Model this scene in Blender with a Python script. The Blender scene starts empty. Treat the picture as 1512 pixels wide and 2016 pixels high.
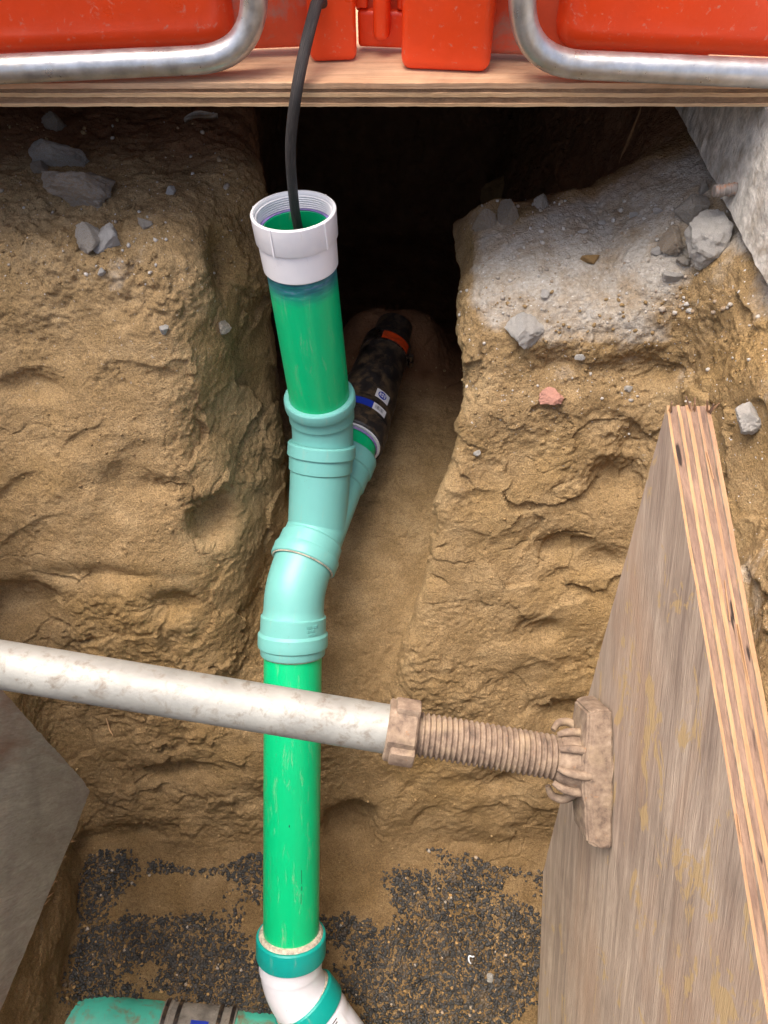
import bpy, bmesh, math, random
import numpy as np
from mathutils import Vector, Matrix, noise as mnoise
RNG = random.Random(7)
NR = np.random.RandomState(11)
SC = bpy.context.scene
COL = SC.collection

# ------------------------------------------------------------------ camera
CZ = 0.461                      # camera height above the ground
TH = math.radians(52)           # pitch below the horizon
FPX = 1500.0                    # focal length in pixels of the 1512x2016 photograph
cam = bpy.data.cameras.new('camera')
cam.sensor_fit = 'VERTICAL'; cam.sensor_height = 24; cam.lens = 24 * FPX / 2016
cam.clip_start = 0.02; cam.clip_end = 500
camo = bpy.data.objects.new('camera', cam); COL.objects.link(camo)
camo.location = (0, 0, CZ); camo.rotation_euler = (math.pi / 2 - TH, 0, 0)
SC.camera = camo

# ------------------------------------------------------------------ sky and sun
SUN_DIR = Vector((-0.27, 0.04, 0.95)).normalized()     # towards the sun
w = bpy.data.worlds.new('World'); SC.world = w; w.use_nodes = True
nt = w.node_tree; bg = nt.nodes['Background']
sky = nt.nodes.new('ShaderNodeTexSky'); sky.sky_type = 'NISHITA'; sky.sun_disc = False
sky.sun_elevation = math.asin(SUN_DIR.z)
sky.sun_rotation = math.atan2(SUN_DIR.x, SUN_DIR.y)
sky.dust_density = 6.0; sky.air_density = 0.7; sky.ozone_density = 0.6
nt.links.new(sky.outputs[0], bg.inputs[0]); bg.inputs[1].default_value = 0.12
sl = bpy.data.lights.new('sun', 'SUN'); sl.energy = 1.5; sl.angle = math.radians(50); sl.color = (1, 0.95, 0.88)
so = bpy.data.objects.new('sun', sl); COL.objects.link(so)
so.rotation_euler = (-SUN_DIR).to_track_quat('-Z', 'Y').to_euler()
so.location = (-2, -2, 4)
SC.view_settings.view_transform = 'Standard'; SC.view_settings.look = 'None'
SC.view_settings.gamma = 1; SC.view_settings.use_curve_mapping = False
SC.view_settings.exposure = 1.68

# ------------------------------------------------------------------ photo geometry
CT, ST = math.cos(TH), math.sin(TH)
CAM = Vector((0, 0, CZ))
def ray(u, v):
    a = (u - 756) / FPX; b = (1008 - v) / FPX
    return Vector((a, CT + b * ST, -ST + b * CT))
def P(u, v, d):
    return CAM + ray(u, v) * d
def on_x(u, v, x):
    r = ray(u, v); return CAM + r * (x / r.x)
def on_z(u, v, z):
    r = ray(u, v); return CAM + r * ((z - CZ) / r.z)
def on_y(u, v, y):
    r = ray(u, v); return CAM + r * (y / r.y)

# ------------------------------------------------------------------ object helpers
def tag(o, label=None, cat=None, group=None, kind=None):
    if label: o['label'] = label
    if cat: o['category'] = cat
    if group: o['group'] = group
    if kind: o['kind'] = kind
    return o
def thing(name, loc, label, cat, group=None):
    o = bpy.data.objects.new(name, None); COL.objects.link(o)
    o.location = loc; o.empty_display_size = 0.05
    return tag(o, label, cat, group)
def root_of(o):
    while o.parent: o = o.parent
    return o
def mesh_obj(name, verts, faces, mats, parent=None, smooth=False, uv=None, fmat=None, origin=None):
    """verts in world coordinates; with a parent they are stored relative to the root's location"""
    off = Vector((0, 0, 0))
    if parent is not None: off = root_of(parent).location
    elif origin is not None: off = Vector(origin)
    me = bpy.data.meshes.new(name)
    me.from_pydata([tuple(Vector(v) - off) for v in verts], [], faces)
    if not isinstance(mats, (list, tuple)): mats = [mats]
    for m in mats: me.materials.append(m)
    if fmat is not None: me.polygons.foreach_set('material_index', fmat)
    if smooth: me.polygons.foreach_set('use_smooth', [True] * len(faces))
    if uv is not None:
        l = me.uv_layers.new(name='UVMap')
        idx = np.zeros(len(me.loops), dtype=np.int32); me.loops.foreach_get('vertex_index', idx)
        l.data.foreach_set('uv', np.asarray(uv, dtype=np.float32)[idx].ravel())
    me.validate(); me.update()
    o = bpy.data.objects.new(name, me); COL.objects.link(o)
    if parent is not None: o.parent = parent
    else: o.location = off
    return o
def auto_smooth(o, deg=35):
    me = o.data
    bm = bmesh.new(); bm.from_mesh(me)
    for e in bm.edges:
        if len(e.link_faces) == 2 and e.calc_face_angle(0) > math.radians(deg): e.smooth = False
    for f in bm.faces: f.smooth = True
    bm.to_mesh(me); bm.free()
    return o
def path_frames(pts):
    n = len(pts); T = []
    for i in range(n):
        a = pts[max(0, i - 1)]; b = pts[min(n - 1, i + 1)]; T.append((b - a).normalized())
    ref = Vector((1, 0, 0)) if abs(T[0].x) < 0.9 else Vector((0, 1, 0))
    N = (ref - T[0] * ref.dot(T[0])).normalized(); F = []
    for i in range(n):
        N = (N - T[i] * N.dot(T[i])).normalized(); F.append((T[i], N, T[i].cross(N)))
    return F
def bez(pts, n=12):
    """smooth Catmull-Rom line through pts"""
    out = []
    P_ = [pts[0] * 2 - pts[1]] + list(pts) + [pts[-1] * 2 - pts[-2]]
    for i in range(1, len(P_) - 2):
        p0, p1, p2, p3 = P_[i - 1], P_[i], P_[i + 1], P_[i + 2]
        for k in range(n):
            t = k / n
            out.append(0.5 * ((2 * p1) + (p2 - p0) * t + (2 * p0 - 5 * p1 + 4 * p2 - p3) * t * t + (3 * p1 - p0 - 3 * p2 + p3) * t ** 3))
    out.append(pts[-1].copy()); return out
def fillet(pts, r, n=14):
    """polyline with its inner corners rounded by quadratic curves"""
    out = [pts[0]]
    for i in range(1, len(pts) - 1):
        a = (pts[i - 1] - pts[i]); b = (pts[i + 1] - pts[i])
        ra = min(r, a.length * 0.49 if i > 1 else a.length * 0.95); rb = min(r, b.length * 0.49 if i < len(pts) - 2 else b.length * 0.95)
        p0 = pts[i] + a.normalized() * ra; p2 = pts[i] + b.normalized() * rb
        for k in range(n + 1):
            t = k / n; out.append(p0 * (1 - t) ** 2 + pts[i] * 2 * t * (1 - t) + p2 * t * t)
    out.append(pts[-1]); return out
def sweep_data(pts, prof, seg=64, cap=(False, False)):
    """prof: list of (s, r) with s the arc length along pts; returns verts, faces, uv"""
    L = [0.0]
    for i in range(1, len(pts)): L.append(L[-1] + (pts[i] - pts[i - 1]).length)
    F = path_frames(pts)
    V, Fc, UV = [], [], []
    for (s, r) in prof:
        s_ = min(max(s, 0), L[-1]); j = 0
        while j < len(L) - 2 and L[j + 1] < s_: j += 1
        t = (s_ - L[j]) / max(1e-9, L[j + 1] - L[j])
        c = pts[j].lerp(pts[j + 1], t)
        T = F[j][0].lerp(F[j + 1][0], t).normalized(); N = F[j][1].lerp(F[j + 1][1], t)
        c = c + T * (s - s_)
        N = (N - T * N.dot(T)).normalized(); B = T.cross(N)
        for k in range(seg):
            a = 2 * math.pi * k / seg
            V.append(c + (N * math.cos(a) + B * math.sin(a)) * r); UV.append((k / seg, s))
    n = len(prof)
    for i in range(n - 1):
        for k in range(seg):
            k2 = (k + 1) % seg
            Fc.append((i * seg + k, i * seg + k2, (i + 1) * seg + k2, (i + 1) * seg + k))
    if cap[0]: Fc.append(tuple(range(seg))[::-1])
    if cap[1]: Fc.append(tuple(range((n - 1) * seg, n * seg)))
    return V, Fc, UV
def sweep(name, pts, prof, mats, parent=None, seg=64, cap=(False, False), deg=32, dens=None, origin=None):
    if dens:
        pr = []
        for i in range(len(prof) - 1):
            a, b = prof[i], prof[i + 1]; m = max(1, int(abs(b[0] - a[0]) / dens))
            for k in range(m): pr.append((a[0] + (b[0] - a[0]) * k / m, a[1] + (b[1] - a[1]) * k / m))
        prof = pr + [prof[-1]]
    V, F, UV = sweep_data(pts, prof, seg, cap)
    o = mesh_obj(name, V, F, mats, parent, uv=UV, origin=origin)
    return auto_smooth(o, deg)
def plen(pts):
    return sum((pts[i] - pts[i - 1]).length for i in range(1, len(pts)))
def bevel_box(name, lo, hi, mat, parent=None, bev=0.005, seg=3, frame=None, taper=None, deg=30):
    bm = bmesh.new(); bmesh.ops.create_cube(bm, size=1)
    for v in bm.verts:
        p = Vector([lo[i] + (v.co[i] + 0.5) * (hi[i] - lo[i]) for i in range(3)])
        if taper: p = taper(p)
        v.co = p
    if bev > 0: bmesh.ops.bevel(bm, geom=bm.edges[:], offset=bev, segments=seg, profile=0.5, affect='EDGES', clamp_overlap=True)
    M = frame or Matrix.Identity(4)
    V = [M @ v.co for v in bm.verts]; bm.verts.index_update()
    F = [tuple(v.index for v in f.verts) for f in bm.faces]; bm.free()
    o = mesh_obj(name, V, F, mat, parent)
    return auto_smooth(o, deg)
def prism(name, poly, t0, t1, to_world, mats, parent=None, step=0.01, jit=0.0, seed=0, inset=0.0):
    """extruded outline; poly 2-D, to_world(a,b,t); material 0 on the caps, 1 on the sides"""
    r = random.Random(seed); out = []
    n = len(poly); cx = sum(p[0] for p in poly) / n; cy = sum(p[1] for p in poly) / n
    for i in range(n):
        a = Vector(poly[i]); b = Vector(poly[(i + 1) % n]); m = max(1, int((b - a).length / step))
        d = (b - a).normalized(); nrm = Vector((d.y, -d.x))
        if nrm.dot(Vector((cx, cy)) - a) > 0: nrm = -nrm
        w_ = 0
        for k in range(m):
            w_ = 0.75 * w_ + r.gauss(0, 1) * jit * 0.6
            p = a.lerp(b, k / m) + nrm * (w_ - inset if jit or inset else 0); out.append(p)
    N = len(out)
    V = [to_world(p.x, p.y, t0) for p in out] + [to_world(p.x, p.y, t1) for p in out]
    F = [tuple(range(N))[::-1], tuple(range(N, 2 * N))]
    F += [(i, (i + 1) % N, N + (i + 1) % N, N + i) for i in range(N)]
    fm = [0, 0] + [1] * N
    return mesh_obj(name, V, F, mats, parent, fmat=fm)

# ------------------------------------------------------------------ materials
def nmat(name):
    m = bpy.data.materials.new(name); m.use_nodes = True
    return m, m.node_tree, m.node_tree.nodes['Principled BSDF']
def nd(t, kind, **kw):
    n = t.nodes.new(kind)
    for k, v in kw.items():
        if k in n.inputs: n.inputs[k].default_value = v
        else: setattr(n, k, v)
    return n
def coords(t, kind='Object', scale=(1, 1, 1), rot=(0, 0, 0)):
    c = t.nodes.new('ShaderNodeTexCoord'); m = t.nodes.new('ShaderNodeMapping')
    if any(rot):            # turn first, then stretch
        m.vector_type = 'TEXTURE'; scale = tuple(1 / a for a in scale)
    m.inputs['Scale'].default_value = scale; m.inputs['Rotation'].default_value = rot
    t.links.new(c.outputs[kind], m.inputs[0]); return m.outputs[0]
def noise_n(t, vec, scale, detail=4, rough=0.55, dist=0.0):
    n = nd(t, 'ShaderNodeTexNoise'); n.inputs['Scale'].default_value = scale
    n.inputs['Detail'].default_value = detail; n.inputs['Roughness'].default_value = rough; n.inputs['Distortion'].default_value = dist
    t.links.new(vec, n.inputs['Vector']); return n.outputs['Fac']
def ramp(t, fac, stops):
    r = t.nodes.new('ShaderNodeValToRGB'); e = r.color_ramp.elements
    while len(e) > len(stops): e.remove(e[-1])
    while len(e) < len(stops): e.new(0.5)
    for i, (p, c) in enumerate(stops):
        e[i].position = p; e[i].color = (c, c, c, 1) if isinstance(c, (int, float)) else (*c, 1)
    t.links.new(fac, r.inputs[0]); return r.outputs[0]
def mix(t, fac, a, b, mode='MIX'):
    m = t.nodes.new('ShaderNodeMix'); m.data_type = 'RGBA'; m.blend_type = mode
    for s, v in ((m.inputs[0], fac), (m.inputs[6], a), (m.inputs[7], b)):
        if isinstance(v, bpy.types.NodeSocket): t.links.new(v, s)
        elif isinstance(v, (int, float)): s.default_value = v
        else: s.default_value = (*v, 1)
    return m.outputs[2]
def math_n(t, op, a, b=0.0):
    m = t.nodes.new('ShaderNodeMath'); m.operation = op
    for s, v in ((m.inputs[0], a), (m.inputs[1], b)):
        if isinstance(v, bpy.types.NodeSocket): t.links.new(v, s)
        else: s.default_value = v
    return m.outputs[0]
def bump(t, bsdf, h, dist, strength=1.0, prev=None):
    b = t.nodes.new('ShaderNodeBump'); b.inputs['Distance'].default_value = dist; b.inputs['Strength'].default_value = strength
    t.links.new(h, b.inputs['Height'])
    if prev is not None: t.links.new(prev, b.inputs['Normal'])
    t.links.new(b.outputs[0], bsdf.inputs['Normal']); return b.outputs[0]
def setc(t, bsdf, c): t.links.new(c, bsdf.inputs['Base Color'])

def soil_mat():
    m, t, b = nmat('sandy_soil')
    v = coords(t)
    big = noise_n(t, v, 3.2, 4); mid = noise_n(t, v, 16, 5, 0.62); fine = noise_n(t, v, 150, 4, 0.7); grain = noise_n(t, v, 620, 2, 0.6)
    c = ramp(t, mid, [(0.28, (0.26, 0.174, 0.082)), (0.5, (0.345, 0.236, 0.119)), (0.74, (0.43, 0.308, 0.166))])
    c = mix(t, ramp(t, big, [(0.52, 0.0), (0.68, 0.6)]), c, (0.34, 0.222, 0.090))
    c = mix(t, 0.32, c, ramp(t, fine, [(0.3, (0.45, 0.45, 0.45)), (0.7, (1.35, 1.3, 1.2))]), 'MULTIPLY')
    c = mix(t, 0.5, c, ramp(t, noise_n(t, v, 430, 2, 0.6), [(0.34, (0.42, 0.40, 0.36)), (0.5, (1.0, 1.0, 1.0)), (0.66, (1.5, 1.48, 1.42))]), 'MULTIPLY')
    at = t.nodes.new('ShaderNodeAttribute'); at.attribute_name = 'dust'
    dn = math_n(t, 'ADD', at.outputs['Fac'], math_n(t, 'MULTIPLY', math_n(t, 'SUBTRACT', mid, 0.5), 1.1))
    dc = ramp(t, fine, [(0.3, (0.34, 0.305, 0.255)), (0.7, (0.58, 0.545, 0.485))])
    c = mix(t, ramp(t, dn, [(0.35, 0.0), (0.75, 0.9)]), c, dc)
    fl = ramp(t, noise_n(t, v, 210, 1, 0.4), [(0.735, 0.0), (0.76, 1.0)])
    at2 = t.nodes.new('ShaderNodeAttribute'); at2.attribute_name = 'fleck'
    c = mix(t, math_n(t, 'MULTIPLY', fl, at2.outputs['Fac']), c, (0.66, 0.65, 0.62))
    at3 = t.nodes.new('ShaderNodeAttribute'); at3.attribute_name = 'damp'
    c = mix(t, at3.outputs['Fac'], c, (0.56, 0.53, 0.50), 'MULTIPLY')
    at4 = t.nodes.new('ShaderNodeAttribute'); at4.attribute_name = 'cavity_shade'
    c = mix(t, at4.outputs['Fac'], c, ramp(t, mid, [(0.3, (0.13, 0.058, 0.027)), (0.7, (0.22, 0.105, 0.05))]))  # reddish soil with the cavity's shade painted into its colour
    setc(t, b, c); b.inputs['Roughness'].default_value = 0.97; b.inputs['Specular IOR Level'].default_value = 0.15
    h1 = bump(t, b, noise_n(t, v, 75, 5, 0.6), 0.004, 0.6)
    h1 = bump(t, b, noise_n(t, v, 270, 3, 0.65), 0.0034, 1.0, h1)
    bump(t, b, grain, 0.0016, 1.0, h1)
    return m
def plain(name, col, rough=0.5, var=0.15, scale=30, bumpd=0.0, bs=80, dirt=None, dirt_amt=0.4, dscale=14, metal=0.0, spec=0.5, kind='Object', sc=(1, 1, 1)):
    m, t, b = nmat(name); v = coords(t, kind, sc)
    n = noise_n(t, v, scale, 5, 0.6)
    lo = tuple(x * (1 - var) for x in col); hi = tuple(min(1, x * (1 + var)) for x in col)
    c = ramp(t, n, [(0.3, lo), (0.7, hi)])
    if dirt is not None:
        d = noise_n(t, v, dscale, 7, 0.68, 0.4)
        c = mix(t, ramp(t, d, [(0.62 - 0.25 * dirt_amt, 0.0), (0.78 - 0.2 * dirt_amt, 1.0)]), c, dirt)
    setc(t, b, c); b.inputs['Metallic'].default_value = metal; b.inputs['Specular IOR Level'].default_value = spec
    rr = ramp(t, noise_n(t, v, scale * 2.3, 4), [(0.3, max(0.05, rough - 0.1)), (0.7, min(1, rough + 0.12))])
    t.links.new(rr, b.inputs['Roughness'])
    if bumpd: bump(t, b, noise_n(t, v, bs, 6, 0.65), bumpd, 0.8)
    return m
def pvc(name, col, rough=0.28, primer=None, speck=0.25, spots=False):
    """plastic pipe: scuffs along the pipe, soil film and specks; primer = (from, to) in metres along the pipe"""
    m, t, b = nmat(name); v = coords(t)
    c0 = ramp(t, noise_n(t, v, 9, 4), [(0.3, tuple(x * 0.93 for x in col)), (0.7, tuple(min(1, x * 1.05) for x in col))])
    film = ramp(t, noise_n(t, coords(t, 'UV', (26, 12, 1)), 1.0, 8, 0.74, 0.4), [(0.60 - speck * 0.15, 0.0), (0.80 - speck * 0.12, 0.55)])
    c = mix(t, film, c0, (0.42, 0.36, 0.25))
    sp = ramp(t, noise_n(t, v, 330, 2, 0.5), [(0.70, 0.0), (0.74, 0.75)])
    zone = ramp(t, noise_n(t, v, 14, 3), [(0.5, 0.0), (0.66, 1.0)])
    c = mix(t, math_n(t, 'MULTIPLY', sp, zone), c, (0.16, 0.10, 0.05))
    uv = coords(t, 'UV', (40, 5, 1)); sc = ramp(t, noise_n(t, uv, 3, 6, 0.7), [(0.63, 0.0), (0.74, 0.14)])
    c = mix(t, sc, c, (0.55, 0.55, 0.46))
    if primer:
        uv2 = t.nodes.new('ShaderNodeTexCoord'); sx = t.nodes.new('ShaderNodeSeparateXYZ'); t.links.new(uv2.outputs['UV'], sx.inputs[0])
        y = math_n(t, 'ADD', sx.outputs['Y'], math_n(t, 'MULTIPLY', math_n(t, 'SUBTRACT', noise_n(t, coords(t, 'UV', (7, 60, 1)), 1.5, 4), 0.5), 0.022))
        k = ramp(t, y, [(primer[0], 1.0), (primer[1], 0.0)])
        strk = ramp(t, noise_n(t, coords(t, 'UV', (5, 260, 1)), 1.0, 4), [(0.35, 0.8), (0.6, 1.0)])
        pc = ramp(t, noise_n(t, coords(t, 'UV', (10, 90, 1)), 1.0, 4), [(0.35, (0.015, 0.09, 0.13)), (0.55, (0.03, 0.16, 0.22)), (0.7, (0.20, 0.22, 0.42))])
        c = mix(t, math_n(t, 'MULTIPLY', k, strk), c, pc)
    setc(t, b, c)
    t.links.new(ramp(t, film, [(0.0, rough), (0.5, 0.75)]), b.inputs['Roughness'])
    bump(t, b, noise_n(t, v, 60, 4), 0.0006, 0.6)
    return m
def wood(name, light, dark, rot=(0, 0, 0), along=(1, 14, 14), scale=5, rough=0.75, stain=None, stain_amt=0.5, soil=0.0, bumpd=0.0015, void=False):
    """weathered or fresh wood with its grain along the axis whose scale is smallest"""
    m, t, b = nmat(name); v = coords(t, 'Object', along, rot); vo = coords(t)
    g = noise_n(t, v, scale, 8, 0.66, 0.8); g2 = noise_n(t, v, scale * 5, 5, 0.7, 0.3)
    c = ramp(t, g, [(0.28, dark), (0.5, tuple(0.5 * (a + d) for a, d in zip(light, dark))), (0.7, light)])
    c = mix(t, 0.45, c, ramp(t, g2, [(0.3, (0.55, 0.52, 0.5)), (0.62, (1.12, 1.12, 1.12))]), 'MULTIPLY')
    c = mix(t, 0.6, c, ramp(t, noise_n(t, vo, 7, 6, 0.65, 0.6), [(0.32, (0.62, 0.60, 0.58)), (0.55, (1.0, 1.0, 1.0)), (0.7, (1.18, 1.15, 1.1))]), 'MULTIPLY')
    if stain: c = mix(t, ramp(t, noise_n(t, coords(t, 'Object', tuple(0.5 * (1 + a / 4) for a in along), rot), 3.2, 5, 0.6, 0.8), [(0.6 - 0.2 * stain_amt, 0.0), (0.78 - 0.15 * stain_amt, 0.85)]), c, stain)
    if soil:
        s = noise_n(t, coords(t, 'Object', tuple(1 + 0.06 * a for a in along), rot), 15, 7, 0.68, 0.9)
        s = math_n(t, 'ADD', s, math_n(t, 'MULTIPLY', math_n(t, 'SUBTRACT', noise_n(t, vo, 4.5, 2), 0.55), 0.45))
        c = mix(t, ramp(t, s, [(0.74 - 0.15 * soil, 0.0), (0.775 - 0.15 * soil, 0.85)]), c, (0.42, 0.29, 0.135))
    if void: c = mix(t, ramp(t, noise_n(t, coords(t, 'Object', (60, 9, 9)), 1.3, 3, 0.6), [(0.62, 0.0), (0.66, 0.95)]), c, (0.02, 0.012, 0.009))
    setc(t, b, c); b.inputs['Roughness'].default_value = rough; b.inputs['Specular IOR Level'].default_value = 0.25
    bump(t, b, g2, bumpd, 0.8)
    return m

M = {}
M['soil'] = soil_mat()
M['green'] = pvc('green_pvc', (0.0, 0.47, 0.175), 0.34)
M['green_top'] = pvc('green_pvc_primed', (0.0, 0.51, 0.19), 0.3, primer=(0.102, 0.130), speck=0.2)
M['teal'] = pvc('pale_teal_pvc', (0.155, 0.435, 0.395), 0.4, speck=0.12)
M['collar'] = pvc('teal_rubber', (0.0, 0.33, 0.28), 0.45, speck=0.1)
M['white'] = pvc('white_pvc', (0.78, 0.78, 0.82), 0.3, speck=0.0)
M['white_cap'] = pvc('white_adapter', (0.83, 0.80, 0.79), 0.33, speck=0.0)
M['main'] = plain('dusty_green_pipe', (0.07, 0.47, 0.34), 0.5, 0.12, 20, 0.0005, 80, dirt=(0.22, 0.155, 0.085), dirt_amt=0.55, dscale=26)
M['rubber'] = plain('black_rubber', (0.020, 0.017, 0.016), 0.4, 0.4, 25, 0.001, 60, dirt=(0.12, 0.08, 0.045), dirt_amt=0.6, dscale=40)
M['clampband'] = plain('steel_band', (0.30, 0.28, 0.26), 0.32, 0.25, 40, metal=0.9, dirt=(0.10, 0.06, 0.035), dirt_amt=0.7)
M['galv'] = plain('galvanised_tube', (0.46, 0.455, 0.44), 0.36, 0.3, 30, 0.0006, 90, dirt=(0.42, 0.36, 0.28), dirt_amt=0.35, metal=0.75, dscale=9)
M['jacktube'] = plain('dull_zinc_tube', (0.265, 0.26, 0.228), 0.5, 0.2, 16, 0.0008, 120, dirt=(0.16, 0.13, 0.095), dirt_amt=0.4, dscale=60, metal=0.15)
def rust_mat():
    m, t, b = nmat('dusty_rusted_iron'); v = coords(t)
    c = ramp(t, noise_n(t, v, 70, 7, 0.7), [(0.3, (0.07, 0.050, 0.038)), (0.45, (0.165, 0.115, 0.080)), (0.6, (0.245, 0.178, 0.122)), (0.75, (0.32, 0.25, 0.18))])
    c = mix(t, ramp(t, noise_n(t, v, 24, 5, 0.6), [(0.55, 0.0), (0.7, 0.6)]), c, (0.33, 0.245, 0.15))
    c = mix(t, ramp(t, noise_n(t, v, 160, 3, 0.6), [(0.66, 0.0), (0.72, 0.6)]), c, (0.27, 0.125, 0.05))
    setc(t, b, c); b.inputs['Roughness'].default_value = 0.85; b.inputs['Specular IOR Level'].default_value = 0.3
    bump(t, b, noise_n(t, v, 190, 5, 0.65), 0.0012, 0.8); return m
M['rust'] = rust_mat()
M['rebar'] = plain('rebar_steel', (0.25, 0.215, 0.19), 0.6, 0.3, 60, 0.001, 200, dirt=(0.45, 0.16, 0.04), dirt_amt=0.5, dscale=60)
M['barrier'] = plain('orange_plastic', (0.80, 0.062, 0.010), 0.36, 0.08, 8, 0.0008, 50, dirt=(0.62, 0.27, 0.19), dirt_amt=0.12, dscale=110)
M['barrier_dirty'] = plain('scuffed_orange_plastic', (0.66, 0.075, 0.022), 0.5, 0.18, 14, 0.0008, 50, dirt=(0.36, 0.20, 0.15), dirt_amt=0.5, dscale=16)
M['cable'] = plain('black_cable', (0.030, 0.026, 0.024), 0.62, 0.4, 30, 0.0012, 200, dirt=(0.12, 0.10, 0.085), dirt_amt=0.45, dscale=30, kind='UV', sc=(3, 1.2, 1))
M['concrete'] = plain('pale_concrete', (0.58, 0.54, 0.475), 0.92, 0.4, 40, 0.006, 70, dirt=(0.30, 0.235, 0.16), dirt_amt=0.55, dscale=14)
M['rock'] = plain('grey_rock', (0.44, 0.41, 0.365), 0.93, 0.3, 45, 0.006, 90, dirt=(0.33, 0.24, 0.14), dirt_amt=0.7, dscale=30)
M['rock_tan'] = plain('tan_rock', (0.36, 0.31, 0.25), 0.93, 0.3, 45, 0.006, 90, dirt=(0.34, 0.22, 0.11), dirt_amt=0.65, dscale=14)
M['rock_pale'] = plain('pale_concrete_rubble', (0.60, 0.565, 0.51), 0.93, 0.25, 60, 0.007, 90, dirt=(0.33, 0.31, 0.28), dirt_amt=0.45, dscale=40)
M['clod'] = plain('ochre_clod', (0.33, 0.20, 0.075), 0.97, 0.25, 45, 0.004, 110)
M['brick'] = plain('pink_brick', (0.52, 0.26, 0.19), 0.92, 0.2, 60, 0.002, 150)
M['gravel'] = plain('dark_gravel', (0.030, 0.028, 0.025), 0.6, 0.8, 60, 0.001, 200, dirt=(0.13, 0.09, 0.05), dirt_amt=0.4, dscale=45)
M['pebble'] = plain('pale_grit', (0.46, 0.42, 0.365), 0.9, 0.3, 60)
M['ply_face'] = wood('fir_veneer', (0.66, 0.43, 0.26), (0.50, 0.28, 0.15), along=(1, 15, 15), scale=4, stain=(0.40, 0.17, 0.10), stain_amt=0.25)
M['ply_light'] = wood('veneer_edge_pale', (0.70, 0.47, 0.26), (0.54, 0.32, 0.16), along=(1, 20, 20), scale=6)
M['ply_dark'] = wood('veneer_edge_brown', (0.46, 0.28, 0.155), (0.26, 0.15, 0.08), along=(8, 40, 40), scale=9, bumpd=0.003)
M['board_face'] = wood('weathered_board', (0.50, 0.395, 0.295), (0.23, 0.17, 0.13), rot=(math.radians(-38), 0, 0), along=(11, 11, 0.9), scale=6, stain=(0.36, 0.235, 0.15), stain_amt=0.45, soil=1.2, bumpd=0.002)
M['board_light'] = wood('board_edge_orange', (0.47, 0.28, 0.14), (0.30, 0.165, 0.08), along=(40, 3, 9), scale=3, stain=(0.24, 0.14, 0.09), stain_amt=0.6, soil=0.7)
M['board_dark'] = wood('board_edge_brown', (0.32, 0.20, 0.13), (0.13, 0.08, 0.06), along=(40, 5, 14), scale=3, bumpd=0.002, void=True)
M['left_face'] = wood('grey_board', (0.50, 0.46, 0.42), (0.34, 0.30, 0.265), rot=(math.radians(25), 0, 0), along=(9, 9, 1.6), scale=6, stain=(0.25, 0.125, 0.08), stain_amt=0.35, soil=0.1, bumpd=0.0035)
M['stick'] = wood('lath', (0.45, 0.24, 0.10), (0.26, 0.12, 0.05), along=(14, 14, 1), scale=6)
M['label_white'] = plain('label_paper', (0.72, 0.72, 0.74), 0.45, 0.05, 60)
M['label_blue'] = plain('label_blue', (0.01, 0.035, 0.36), 0.4, 0.1, 60)
M['label_red'] = plain('label_orange', (0.75, 0.07, 0.01), 0.45, 0.15, 60, dirt=(0.25, 0.05, 0.02), dirt_amt=0.4, dscale=40)
M['ink'] = plain('black_print', (0.02, 0.02, 0.025), 0.5, 0.1, 60)
M['purple'] = plain('purple_primer', (0.24, 0.19, 0.42), 0.5, 0.35, 90)
M['glue'] = plain('cement_and_grit', (0.50, 0.44, 0.34), 0.9, 0.45, 140, 0.002, 300)
M['sleeve'] = plain('clear_dirty_sleeve', (0.24, 0.215, 0.18), 0.3, 0.5, 24, 0.001, 60, dirt=(0.26, 0.22, 0.17), dirt_amt=0.5, dscale=12)

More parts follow.
